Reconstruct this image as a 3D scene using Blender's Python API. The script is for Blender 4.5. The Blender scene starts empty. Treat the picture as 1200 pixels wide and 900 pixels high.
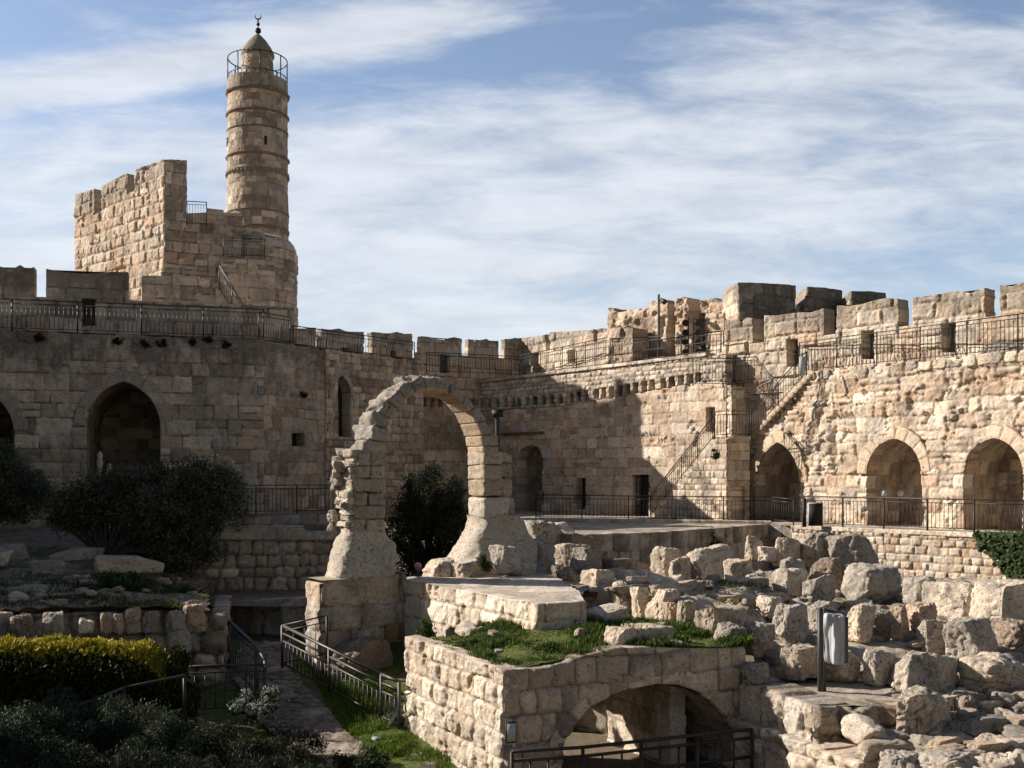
import bpy, math, random
import numpy as np
from mathutils import Vector

S = bpy.context.scene
COL = S.collection
F = 1250.0      # focal length in units of a 1200 wide picture
HY = 555.0      # eye level row

# ------------------------------------------------------------------ camera
cam_d = bpy.data.cameras.new("camera")
cam_d.sensor_width = 36.0
cam_d.lens = 36.0 * F / 1200.0
cam_d.shift_y = (HY - 450.0) / 1200.0
cam_d.clip_start = 0.1
cam_d.clip_end = 8000
cam = bpy.data.objects.new("camera", cam_d)
cam.rotation_euler = (math.radians(90), 0, 0)
COL.objects.link(cam)
S.camera = cam

# ------------------------------------------------------------------ sun
SUN_H = Vector((-0.975, 0.215, 0)).normalized()
SUN_EL = math.radians(27.5)
to_sun = Vector((SUN_H.x * math.cos(SUN_EL), SUN_H.y * math.cos(SUN_EL), math.sin(SUN_EL)))
sd = bpy.data.lights.new("sun", 'SUN')
sd.energy = 5.0
sd.angle = math.radians(0.5)
sd.color = (1.0, 0.91, 0.81)
so = bpy.data.objects.new("sun", sd)
so.rotation_euler = to_sun.to_track_quat('Z', 'Y').to_euler()
so.location = (-30, 10, 40)
COL.objects.link(so)

# ------------------------------------------------------------------ world
W = bpy.data.worlds.new("World")
S.world = W
W.use_nodes = True
wn = W.node_tree
wn.nodes.clear()
def N(nt, typ, **kw):
    n = nt.nodes.new(typ)
    for k, v in kw.items():
        setattr(n, k, v)
    return n
def mth(nt, op, a, b=None, c=None, clamp=False):
    n = nt.nodes.new('ShaderNodeMath'); n.operation = op; n.use_clamp = clamp
    for i, x in enumerate((a, b, c)):
        if x is None: continue
        if isinstance(x, (int, float)): n.inputs[i].default_value = x
        else: nt.links.new(x, n.inputs[i])
    return n.outputs[0]
def sstep(nt, x, lo, hi):
    n = nt.nodes.new('ShaderNodeMapRange'); n.interpolation_type = 'SMOOTHSTEP'
    nt.links.new(x, n.inputs['Value'])
    n.inputs['From Min'].default_value = lo; n.inputs['From Max'].default_value = hi
    return n.outputs[0]
def mixc(nt, f, a, b, mode='MIX'):
    n = nt.nodes.new('ShaderNodeMix'); n.data_type = 'RGBA'; n.blend_type = mode
    for s, x in ((n.inputs[0], f), (n.inputs[6], a), (n.inputs[7], b)):
        if isinstance(x, (int, float)): s.default_value = x
        elif isinstance(x, tuple): s.default_value = (x + (1,))[:4]
        else: nt.links.new(x, s)
    return n.outputs[2]

sky = N(wn, 'ShaderNodeTexSky', sky_type='NISHITA')
sky.sun_disc = False
sky.sun_elevation = SUN_EL
sky.sun_rotation = math.atan2(to_sun.x, to_sun.y)
sky.air_density = 1.0; sky.dust_density = 0.5; sky.ozone_density = 2.2
tc = N(wn, 'ShaderNodeTexCoord')
sx = N(wn, 'ShaderNodeSeparateXYZ'); wn.links.new(tc.outputs['Generated'], sx.inputs[0])
hor = mth(wn, 'MAXIMUM', mth(wn, 'ABSOLUTE', sx.outputs[1]), 0.15)
A = mth(wn, 'DIVIDE', sx.outputs[0], hor)
E = mth(wn, 'DIVIDE', sx.outputs[2], hor)
cmb = N(wn, 'ShaderNodeCombineXYZ'); wn.links.new(A, cmb.inputs[0]); wn.links.new(E, cmb.inputs[1]); wn.links.new(sx.outputs[1], cmb.inputs[2])
def wnoise(rot, scale, s, det=6, rough=0.6, dist=0.0, off=(0, 0, 0)):
    mp = N(wn, 'ShaderNodeMapping')
    mp.inputs['Rotation'].default_value = (0, 0, math.radians(rot))
    mp.inputs['Scale'].default_value = scale
    mp.inputs['Location'].default_value = off
    wn.links.new(cmb.outputs[0], mp.inputs[0])
    n = N(wn, 'ShaderNodeTexNoise'); n.inputs['Scale'].default_value = s
    n.inputs['Detail'].default_value = det; n.inputs['Roughness'].default_value = rough
    n.inputs['Distortion'].default_value = dist
    wn.links.new(mp.outputs[0], n.inputs['Vector'])
    return n.outputs[0]
n1 = wnoise(-14, (1.0, 3.6, 1.0), 2.6, 7, 0.58, 0.5, (0.3, 0.1, 0))
n2 = wnoise(-22, (1.0, 4.2, 1.0), 8.0, 6, 0.62, 0.3, (1.3, 0.4, 0))
n3 = wnoise(28, (1.0, 2.5, 1.0), 5.0, 5, 0.6, 0.3, (4.3, 2.4, 0))
nn = mth(wn, 'ADD', mth(wn, 'MULTIPLY', mth(wn, 'SUBTRACT', n1, 0.5), 1.5),
         mth(wn, 'ADD', mth(wn, 'MULTIPLY', mth(wn, 'SUBTRACT', n2, 0.5), 1.3), mth(wn, 'MULTIPLY', mth(wn, 'SUBTRACT', n3, 0.5), 0.6)))
# the wide bank of cloud: upper edge rises to the right
edge = mth(wn, 'ADD', 0.325, mth(wn, 'MULTIPLY', sstep(wn, A, -0.02, 0.32), 0.085))
bank = mth(wn, 'SUBTRACT', 1.0, sstep(wn, mth(wn, 'SUBTRACT', E, edge), -0.035, 0.075))
lowr = mth(wn, 'MULTIPLY', sstep(wn, A, 0.0, 0.45), mth(wn, 'SUBTRACT', 1.0, sstep(wn, E, 0.19, 0.33)))
bank = mth(wn, 'MULTIPLY', bank, mth(wn, 'SUBTRACT', 1.0, mth(wn, 'MULTIPLY', lowr, 0.55)))
ln = mth(wn, 'ABSOLUTE', mth(wn, 'SUBTRACT', E, mth(wn, 'ADD', 0.442, mth(wn, 'MULTIPLY', A, 0.19))))
streak = mth(wn, 'MULTIPLY', mth(wn, 'SUBTRACT', 1.0, sstep(wn, ln, 0.0, 0.05)), mth(wn, 'SUBTRACT', 1.0, mth(wn, 'MULTIPLY', sstep(wn, A, -0.1, 0.12), 0.9)))
cov = mth(wn, 'MAXIMUM', mth(wn, 'MULTIPLY', bank, 0.79), mth(wn, 'MULTIPLY', streak, 0.86))
cov = mth(wn, 'ADD', cov, mth(wn, 'MULTIPLY', nn, 0.82))
cov = sstep(wn, cov, 0.0, 0.95)
cov = mth(wn, 'MAXIMUM', mth(wn, 'MULTIPLY', cov, 0.90), 0.05)
cov = mth(wn, 'MULTIPLY', cov, mth(wn, 'ADD', 0.12, mth(wn, 'MULTIPLY', sstep(wn, sx.outputs[1], -0.1, 0.5), 0.88)))
cov = mth(wn, 'MULTIPLY', cov, mth(wn, 'SUBTRACT', 1.0, mth(wn, 'MULTIPLY', sstep(wn, E, 0.5, 0.9), 0.75)))
bright = mth(wn, 'ADD', 0.86, mth(wn, 'MULTIPLY', mth(wn, 'SUBTRACT', n2, 0.5), 0.5))
SKYS = 0.115
ccol = N(wn, 'ShaderNodeCombineColor')
K = 0.55 / SKYS
wn.links.new(mth(wn, 'MULTIPLY', bright, 0.98 * K), ccol.inputs[0])
wn.links.new(mth(wn, 'MULTIPLY', bright, 1.02 * K), ccol.inputs[1])
wn.links.new(mth(wn, 'MULTIPLY', bright, 1.09 * K), ccol.inputs[2])
blue = mixc(wn, 1.0, sky.outputs[0], (0.86, 0.78, 0.76), 'MULTIPLY')
skyc = mixc(wn, mth(wn, 'MULTIPLY', cov, 0.93), blue, ccol.outputs[0])
# the sky behind the camera is dimmed and warmed to cut fill light
front = sstep(wn, sx.outputs[1], -0.2, 0.75)
fv = N(wn, 'ShaderNodeCombineColor')
for i_, (lo_, hi_) in enumerate(((0.58, 1.10), (0.52, 1.10), (0.46, 1.10))): wn.links.new(mth(wn, 'ADD', lo_, mth(wn, 'MULTIPLY', front, hi_ - lo_)), fv.inputs[i_])
skyc = mixc(wn, 1.0, skyc, fv.outputs[0], 'MULTIPLY')
bg = N(wn, 'ShaderNodeBackground'); bg.inputs[1].default_value = SKYS
wn.links.new(skyc, bg.inputs[0])
wo = N(wn, 'ShaderNodeOutputWorld'); wn.links.new(bg.outputs[0], wo.inputs[0])

S.view_settings.view_transform = 'Standard'
S.view_settings.look = 'None'
S.view_settings.exposure = 0.64
S.view_settings.gamma = 1.0
S.view_settings.use_curve_mapping = False
S.render.engine = 'CYCLES'
S.cycles.max_bounces = 5
S.cycles.diffuse_bounces = 3

# ------------------------------------------------------------------ noise
def _h(ix, iy, iz, seed):
    h = (ix.astype(np.int64) * 374761393 + iy.astype(np.int64) * 668265263 + iz.astype(np.int64) * 2147483647 + seed * 974634777) & 0xffffffff
    h = ((h ^ (h >> 13)) * 1274126177) & 0xffffffff
    h = h ^ (h >> 16)
    return (h & 0xffff).astype(np.float32) / 65535.0
def vnoise(x, y, z, seed=0):
    x = np.asarray(x, dtype=np.float64); y = np.asarray(y, dtype=np.float64) + 0 * x; z = np.asarray(z, dtype=np.float64) + 0 * x
    ix = np.floor(x); iy = np.floor(y); iz = np.floor(z)
    fx = x - ix; fy = y - iy; fz = z - iz
    fx = fx * fx * (3 - 2 * fx); fy = fy * fy * (3 - 2 * fy); fz = fz * fz * (3 - 2 * fz)
    r = 0
    for a in (0, 1):
        for b in (0, 1):
            for c in (0, 1):
                w = (fx if a else 1 - fx) * (fy if b else 1 - fy) * (fz if c else 1 - fz)
                r = r + w * _h(ix + a, iy + b, iz + c, seed)
    return r
def fbm(x, y, z=0.0, oct=4, seed=0, gain=0.5):
    r = 0; a = 1.0; t = 0
    for o in range(oct):
        r = r + a * vnoise(np.asarray(x) * 2 ** o + o * 7.3, np.asarray(y) * 2 ** o + o * 3.1, np.asarray(z) * 2 ** o, seed + o)
        t += a; a *= gain
    return r / t
def smooth(x, lo, hi):
    t = np.clip((x - lo) / (hi - lo), 0, 1)
    return t * t * (3 - 2 * t)

# ------------------------------------------------------------------ linking
def tagp(o, label=None, cat=None, group=None, kind=None):
    if label: o['label'] = label
    if cat: o['category'] = cat
    if group: o['group'] = group
    if kind: o['kind'] = kind
    return o
def thing(name, label, cat, loc=(0, 0, 0), group=None):
    o = bpy.data.objects.new(name, None); COL.objects.link(o)
    o.location = loc; o.empty_display_size = 0.3
    return tagp(o, label, cat, group)
def mk(name, v, f, c, mat, parent=None, loc=None, sm=False):
    """v Nx3 in world space, f Mx4 or Mx3 ints (or list of such), c Nx3 tint"""
    v = np.asarray(v, dtype=np.float32)
    if loc is None:
        loc = np.zeros(3)
        if parent is not None:
            p = parent; loc = np.zeros(3)
            while p is not None:
                loc = loc + np.array(p.location); p = p.parent
        else:
            loc = np.array([v[:, 0].mean(), v[:, 1].mean(), v[:, 2].min()])
    me = bpy.data.meshes.new(name)
    if isinstance(f, list) and len(f) and isinstance(f[0], tuple): f = np.array(f)
    fl = f if isinstance(f, list) else [f]
    fl = [np.asarray(a, dtype=np.int32) for a in fl if len(a)]
    me.vertices.add(len(v)); me.vertices.foreach_set('co', (v - np.asarray(loc, dtype=np.float32)).ravel())
    nl = sum(a.size for a in fl); nf = sum(len(a) for a in fl)
    me.loops.add(nl); me.polygons.add(nf)
    me.loops.foreach_set('vertex_index', np.concatenate([a.ravel() for a in fl]))
    tot = np.concatenate([np.full(len(a), a.shape[1], dtype=np.int32) for a in fl])
    st = np.concatenate([[0], np.cumsum(tot)[:-1]]).astype(np.int32)
    me.polygons.foreach_set('loop_start', st)
    try: me.polygons.foreach_set('loop_total', tot)
    except Exception: pass
    if c is not None:
        at = me.color_attributes.new('tint', 'FLOAT_COLOR', 'POINT')
        c = np.asarray(c, dtype=np.float32)
        if c.ndim == 1: c = np.tile(c, (len(v), 1))
        at.data.foreach_set('color', np.concatenate([c, np.ones((len(c), 1), dtype=np.float32)], 1).ravel())
    me.update(calc_edges=True); me.validate()
    if sm: me.polygons.foreach_set('use_smooth', np.ones(nf, dtype=bool))
    if mat: me.materials.append(mat)
    o = bpy.data.objects.new(name, me); COL.objects.link(o)
    if parent is not None: o.parent = parent
    else: o.location = loc
    return o
class Acc:
    def __init__(s): s.v = []; s.f4 = []; s.f3 = []; s.c = []; s.n = 0
    def add(s, v, f, c):
        v = np.asarray(v, dtype=np.float32); f = np.asarray(f, dtype=np.int32)
        s.v.append(v); (s.f4 if f.shape[1] == 4 else s.f3).append(f + s.n)
        c = np.asarray(c, dtype=np.float32)
        if c.ndim == 1: c = np.tile(c, (len(v), 1))
        s.c.append(c); s.n += len(v)
    def bar(s, p, q, w=0.03, c=(0.5, 0.5, 0.5), d=None, up=(0, 0, 1)):
        p = np.array(p, float); q = np.array(q, float); a = q - p; L = np.linalg.norm(a) + 1e-9; a /= L
        up = np.array(up, float)
        if abs(a @ up) > 0.95: up = np.array([0, 1.0, 0])
        x = np.cross(a, up); x /= np.linalg.norm(x); y = np.cross(x, a)
        d = w if d is None else d
        k = [(-1, -1), (1, -1), (1, 1), (-1, 1)]
        v = [b + x * i * w / 2 + y * j * d / 2 for b in (p, q) for i, j in k]
        f = [(0, 1, 5, 4), (1, 2, 6, 5), (2, 3, 7, 6), (3, 0, 4, 7), (3, 2, 1, 0), (4, 5, 6, 7)]
        s.add(v, f, c)
    def tube(s, p, q, r0, r1, c, n=8, caps=True):
        p = np.array(p, float); q = np.array(q, float); a = q - p; a /= np.linalg.norm(a) + 1e-9
        up = np.array([0, 0, 1.0]) if abs(a[2]) < 0.95 else np.array([0, 1.0, 0])
        x = np.cross(a, up); x /= np.linalg.norm(x); y = np.cross(x, a)
        t = np.arange(n) * 2 * np.pi / n
        ring = np.outer(np.cos(t), x) + np.outer(np.sin(t), y)
        v = np.concatenate([p + ring * r0, q + ring * r1])
        i = np.arange(n); j = (i + 1) % n
        s.add(v, np.stack([i, j, j + n, i + n], 1), c)
        if caps:
            v = np.concatenate([v, [p], [q]])
            s.add(v, np.concatenate([np.stack([j, i, np.full(n, 2 * n)], 1), np.stack([i + n, j + n, np.full(n, 2 * n + 1)], 1)]), c)
    def build(s, name, mat, parent=None, sm=False, loc=None):
        fs = []
        if s.f4: fs.append(np.concatenate(s.f4))
        if s.f3: fs.append(np.concatenate(s.f3))
        return mk(name, np.concatenate(s.v), fs, np.concatenate(s.c), mat, parent, loc, sm)
def lathe(prof, cx, cy, n=48, c=(0.4, 0.3, 0.2)):
    v = []; 
    for r, z in prof:
        t = np.arange(n) * 2 * np.pi / n
        v.append(np.stack([cx + r * np.cos(t), cy + r * np.sin(t), np.full(n, z)], 1))
    v = np.concatenate(v); f = []
    i = np.arange(n); j = (i + 1) % n
    for k in range(len(prof) - 1):
        f.append(np.stack([k * n + i, k * n + j, (k + 1) * n + j, (k + 1) * n + i], 1))
    return v, np.concatenate(f), np.tile(np.array(c, dtype=np.float32), (len(v), 1))

def P(px, py, D):
    return np.array([(px - 600) / F * D, D, -(py - HY) / F * D])
def PZ(px, py, z):
    return P(px, py, -z * F / (py - HY))

# ------------------------------------------------------------------ materials
def new_mat(name):
    m = bpy.data.materials.new(name); m.use_nodes = True
    nt = m.node_tree; nt.nodes.clear()
    b = N(nt, 'ShaderNodeBsdfPrincipled'); o = N(nt, 'ShaderNodeOutputMaterial')
    nt.links.new(b.outputs[0], o.inputs[0])
    return m, nt, b
def tnoise(nt, scale, det=5, rough=0.6, dist=0.0):
    tcn = N(nt, 'ShaderNodeTexCoord')
    n = N(nt, 'ShaderNodeTexNoise'); n.inputs['Scale'].default_value = scale
    n.inputs['Detail'].default_value = det; n.inputs['Roughness'].default_value = rough; n.inputs['Distortion'].default_value = dist
    nt.links.new(tcn.outputs['Object'], n.inputs['Vector'])
    return n.outputs[0]
def stone_mat(name, bump=0.5, speck=1.0, grey=(0.20, 0.175, 0.145)):
    m, nt, b = new_mat(name)
    at = N(nt, 'ShaderNodeAttribute'); at.attribute_name = 'tint'
    big = tnoise(nt, 0.9, 5, 0.65, 0.4); mid = tnoise(nt, 5.5, 7, 0.72, 0.2); fine = tnoise(nt, 34, 5, 0.75)
    spk = tnoise(nt, 13, 4, 0.7, 0.3); pit = tnoise(nt, 21, 3, 0.6)
    c = mixc(nt, mth(nt, 'MULTIPLY', sstep(nt, mid, 0.5, 0.66), 0.55 * speck), at.outputs['Color'], grey)
    c = mixc(nt, mth(nt, 'MULTIPLY', sstep(nt, spk, 0.56, 0.66), 0.38 * speck), c, (0.66, 0.60, 0.52))
    c = mixc(nt, mth(nt, 'MULTIPLY', sstep(nt, pit, 0.60, 0.68), 0.7 * speck), c, (0.11, 0.09, 0.07))
    v = mth(nt, 'ADD', 0.36, mth(nt, 'MULTIPLY', fine, 1.35))
    v = mth(nt, 'MULTIPLY', v, mth(nt, 'ADD', 0.46, mth(nt, 'MULTIPLY', mid, 1.12)))
    v = mth(nt, 'MULTIPLY', v, mth(nt, 'ADD', 0.72, mth(nt, 'MULTIPLY', big, 0.56)))
    v = mth(nt, 'MULTIPLY', v, mth(nt, 'SUBTRACT', 1.0, mth(nt, 'MULTIPLY', sstep(nt, fine, 0.6, 0.8), 0.45)))
    vv = N(nt, 'ShaderNodeCombineColor')
    for i in range(3): nt.links.new(v, vv.inputs[i])
    c = mixc(nt, 1.0, c, vv.outputs[0], 'MULTIPLY')
    nt.links.new(c, b.inputs['Base Color'])
    b.inputs['Roughness'].default_value = 0.92
    b.inputs['Specular IOR Level'].default_value = 0.15
    bp = N(nt, 'ShaderNodeBump'); bp.inputs['Strength'].default_value = bump; bp.inputs['Distance'].default_value = 0.045
    hh = mth(nt, 'SUBTRACT', mth(nt, 'ADD', mth(nt, 'MULTIPLY', mid, 1.3), mth(nt, 'MULTIPLY', fine, 0.5)), mth(nt, 'MULTIPLY', sstep(nt, pit, 0.58, 0.68), 0.45))
    nt.links.new(hh, bp.inputs['Height']); nt.links.new(bp.outputs[0], b.inputs['Normal'])
    return m
STONE = stone_mat('weathered_limestone', 0.7)
ROCK = stone_mat('rough_rock', 0.9, 1.2)
SOIL = stone_mat('dry_soil', 0.8, 0.5)
def plain(name, col, rough=0.6, metal=0.0, var=0.25, nscale=20):
    m, nt, b = new_mat(name)
    n = tnoise(nt, nscale, 4)
    c = mixc(nt, n, tuple(x * (1 - var) for x in col), tuple(min(1, x * (1 + var)) for x in col))
    nt.links.new(c, b.inputs['Base Color'])
    b.inputs['Roughness'].default_value = rough; b.inputs['Metallic'].default_value = metal
    return m
IRON = plain('painted_iron', (0.035, 0.03, 0.028), 0.5, 0.3)
GALV = plain('grey_steel', (0.075, 0.072, 0.07), 0.5, 0.4)
DARK = plain('dark_paint_and_shade', (0.012, 0.011, 0.011), 0.6)  # black paint; also the painted shade behind windows and sockets
REDDOOR = plain('rusty_door', (0.10, 0.03, 0.02), 0.7)
PLAQ = plain('plaque', (0.42, 0.47, 0.47), 0.35)
CLOTH = plain('grey_cover', (0.42, 0.43, 0.45), 0.75, 0, 0.12, 6)
def leaf_mat(name):
    m, nt, b = new_mat(name)
    at = N(nt, 'ShaderNodeAttribute'); at.attribute_name = 'tint'
    nt.links.new(at.outputs['Color'], b.inputs['Base Color'])
    b.inputs['Roughness'].default_value = 0.6
    b.inputs['Specular IOR Level'].default_value = 0.15
    tr = N(nt, 'ShaderNodeBsdfTranslucent'); nt.links.new(at.outputs['Color'], tr.inputs[0])
    mx = N(nt, 'ShaderNodeMixShader'); mx.inputs[0].default_value = 0.22
    o = [n for n in nt.nodes if n.type == 'OUTPUT_MATERIAL'][0]
    nt.links.new(b.outputs[0], mx.inputs[1]); nt.links.new(tr.outputs[0], mx.inputs[2]); nt.links.new(mx.outputs[0], o.inputs[0])
    return m
LEAF = leaf_mat('leaves')
BARK = stone_mat('bark', 0.8, 0.4, (0.05, 0.045, 0.04))

# ------------------------------------------------------------------ masonry
HONEY = (0.59, 0.45, 0.32); PALE = (0.68, 0.575, 0.455); ORANGE = (0.54, 0.385, 0.265); GREY = (0.42, 0.37, 0.31); BUFF = (0.60, 0.485, 0.365); BROWN = (0.33, 0.25, 0.185); DKG = (0.22, 0.185, 0.145)
class Style:
    def __init__(s, h=(0.3, 0.42), w=(0.35, 0.8), joint=0.02, bulge=0.03, edge=0.05, rough=0.02, off=0.02, wob=0.015,
                 pal=((HONEY, 3), (BUFF, 3), (PALE, 2), (ORANGE, 1)), mortar=(0.25, 0.195, 0.14), mdark=0.5, var=0.24, stain=0.45,
                 top=None, topw=1.2, topc=(0.20, 0.17, 0.138), rf=3.5, pits=0.0, skip=0.0, seed=1):
        s.__dict__.update(locals())
ST_CACHE = {}
def blocks(u, v, st):
    """height field and colour of coursed stone at metric (u, v)"""
    sd = st.seed
    rng = np.random.RandomState(sd * 17 + 3)
    wu = (fbm(u * 1.3, v * 1.3, 0, 3, sd + 11) - 0.5) * st.wob * 4 + (fbm(u * 6, v * 6, 0, 2, sd + 12) - 0.5) * st.wob * 2
    wv = (fbm(u * 0.8, v * 1.3, 5, 3, sd + 13) - 0.5) * st.wob * 4 + (fbm(u * 6, v * 6, 9, 2, sd + 14) - 0.5) * st.wob * 1.6
    U = u + wu; V = v + wv
    hs = rng.uniform(st.h[0], st.h[1], 400); vb = -12 + np.concatenate([[0], np.cumsum(hs)])
    ci = np.clip(np.searchsorted(vb, V) - 1, 0, len(vb) - 2)
    dv = np.minimum(V - vb[ci], vb[ci + 1] - V)
    bi = np.zeros(u.shape, dtype=np.int64); du = np.zeros(u.shape)
    split = np.zeros(u.shape)
    for c in np.unique(ci):
        m = ci == c
        r2 = np.random.RandomState(sd * 131 + int(c) * 7 + 1)
        hh = hs[c] if c < len(hs) else st.h[1]
        ws = r2.uniform(st.w[0], st.w[1], 300)
        ub = -14 - r2.uniform(0, 1) + np.concatenate([[0], np.cumsum(ws)])
        k = np.clip(np.searchsorted(ub, U[m]) - 1, 0, len(ub) - 2)
        bi[m] = k + c * 1000
        du[m] = np.minimum(U[m] - ub[k], ub[k + 1] - U[m])
        # a few stones are split into two thin ones
        if st.skip > 0:
            sp = (_h(k, np.full_like(k, c), np.zeros_like(k), sd + 77) < st.skip)
            mid = (vb[c] + vb[c + 1]) / 2
            dm = np.abs(V[m] - mid)
            dvm = dv[m]; dvm = np.where(sp, np.minimum(dvm, dm), dvm); dv[m] = dvm
            b2 = bi[m]; b2 = np.where(sp & (V[m] > mid), b2 + 500, b2); bi[m] = b2
    z0 = np.zeros_like(bi)
    r1 = _h(bi, z0, z0, sd + 1); r2_ = _h(bi, z0 + 1, z0, sd + 2); r3 = _h(bi, z0 + 2, z0, sd + 3); r4 = _h(bi, z0 + 3, z0, sd + 4)
    # rounded corners
    e = st.edge
    a = np.clip(1 - du / e, 0, 1); b = np.clip(1 - dv / e, 0, 1)
    d = e * (1 - np.sqrt(a * a + b * b))
    d = d + np.where(r3 > 0.6, (fbm(u * 5, v * 5, 3, 3, sd + 31) - 0.5) * e * 0.9, 0)
    k = smooth(d, st.joint * 0.5 - 0.001, max(e, st.joint))
    n = fbm(u * st.rf, v * st.rf, r1 * 40, 4, sd + 21, 0.6) - 0.5
    h = k * (st.bulge + (r1 - 0.5) * 2 * st.off) + k * n * st.rough * 4 + (fbm(u * 14, v * 14, 1, 2, sd + 22) - 0.5) * st.rough
    h = h + k * ((r3 - 0.5) * du * 0.0)
    if st.pits > 0:
        pt = fbm(u * 2.2, v * 2.2, 7, 4, sd + 41, 0.6)
        h = h - smooth(pt, 0.58, 0.68) * st.pits * (0.4 + r2_)
    pal = np.array([p[0] for p in st.pal]); wts = np.array([p[1] for p in st.pal], float); cw = np.cumsum(wts / wts.sum())
    idx = np.clip(np.searchsorted(cw, r2_), 0, len(pal) - 1)
    col = pal[idx] * (1 + (r4 - 0.5) * 2 * st.var)[:, None]
    col = col * (1 + (fbm(u * 3, v * 3, r1 * 20, 3, sd + 51) - 0.5) * 0.5)[:, None]
    jm = smooth(d, -0.002, st.joint * 0.8)
    mort = np.array(st.mortar) * (1 - st.mdark * (fbm(u * 2, v * 2, 3, 3, sd + 52) > 0.5))[:, None]
    col = mort * (1 - jm)[:, None] + col * jm[:, None]
    g = fbm(u * 0.55, v * 0.9, 2, 5, sd + 61, 0.6)
    g2 = fbm(u * 2.4, v * 0.7, 6, 4, sd + 62, 0.6)
    s = smooth(g, 0.5, 0.68) * st.stain
    if st.top is not None:
        s = np.maximum(s, smooth(g2 + (v - st.top) / st.topw * 0.5 + 0.38, 0.45, 0.8) * (v > st.top - st.topw * 1.6) * 0.9)
    col = col * (1 - s)[:, None] + np.array(st.topc) * s[:, None] * (0.8 + 0.5 * r4)[:, None]
    lum = (col @ np.array([.3, .59, .11]))[:, None]
    col = col * .92 + lum * .08 * np.array([1.07, 1.0, .90])
    wt = smooth(fbm(u * 1.7, v * 2.6, 12, 5, sd + 81, .65), .56, .66)[:, None] * .35       # pale lime bloom
    dk = smooth(fbm(u * 2.1 + 7, v * 1.1, 15, 5, sd + 82, .65), .60, .68)[:, None] * .45    # old soot and lichen
    col = col * (1 - wt) + np.array([.68, .61, .52]) * wt
    col = col * (1 - dk) + np.array([.17, .145, .12]) * dk
    return h, col

def inside(u, v, poly):
    r = np.zeros(u.shape, bool); n = len(poly)
    for i in range(n):
        x0, y0 = poly[i]; x1, y1 = poly[(i + 1) % n]
        if y0 == y1: continue
        c = ((y0 > v) != (y1 > v)) & (u < (x1 - x0) * (v - y0) / (y1 - y0) + x0)
        r ^= c
    return r
def snap(u, v, polys, maxd):
    best = np.full(u.shape, 1e9); bu = u.copy(); bv = v.copy()
    for poly in polys:
        n = len(poly)
        for i in range(n):
            x0, y0 = poly[i]; x1, y1 = poly[(i + 1) % n]
            dx, dy = x1 - x0, y1 - y0; L = dx * dx + dy * dy
            if L < 1e-12: continue
            t = np.clip(((u - x0) * dx + (v - y0) * dy) / L, 0, 1)
            qx = x0 + t * dx; qy = y0 + t * dy
            d = (u - qx) ** 2 + (v - qy) ** 2
            m = d < best
            best = np.where(m, d, best); bu = np.where(m, qx, bu); bv = np.where(m, qy, bv)
    ok = best < maxd * maxd
    return np.where(ok, bu, u), np.where(ok, bv, v)
class Plane:
    def __init__(s, pa, da, pb, db):
        a = np.array([(pa - 600) / F * da, da]); b = np.array([(pb - 600) / F * db, db])
        s.set(a, b)
    def set(s, a, b):
        s.a = a; s.d = (b - a) / np.linalg.norm(b - a); s.L = np.linalg.norm(b - a)
        n = np.array([s.d[1], -s.d[0]])
        mid = (a + b) / 2
        if n @ (-mid) < 0: n = -n
        s.n = n
    def uD(s, px):
        k = (px - 600) / F
        # a + u d = t (k,1)
        M = np.array([[s.d[0], -k], [s.d[1], -1]]); r = np.linalg.solve(M, -s.a)
        return r[0], r[1]
    def uv(s, px, py):
        u, D = s.uD(px); return (u, -(py - HY) / F * D)
    def W(s, u, v, h=0.0):
        u = np.asarray(u); v = np.asarray(v)
        return np.stack([s.a[0] + u * s.d[0] + h * s.n[0], s.a[1] + u * s.d[1] + h * s.n[1], v + 0 * u], -1)
    def back(s, dist):
        q = Plane.__new__(Plane); q.a = s.a - s.n * dist; q.d = s.d; q.L = s.L; q.n = s.n; return q
def poly_uv(pl, pts): return [pl.uv(*p) for p in pts]
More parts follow.
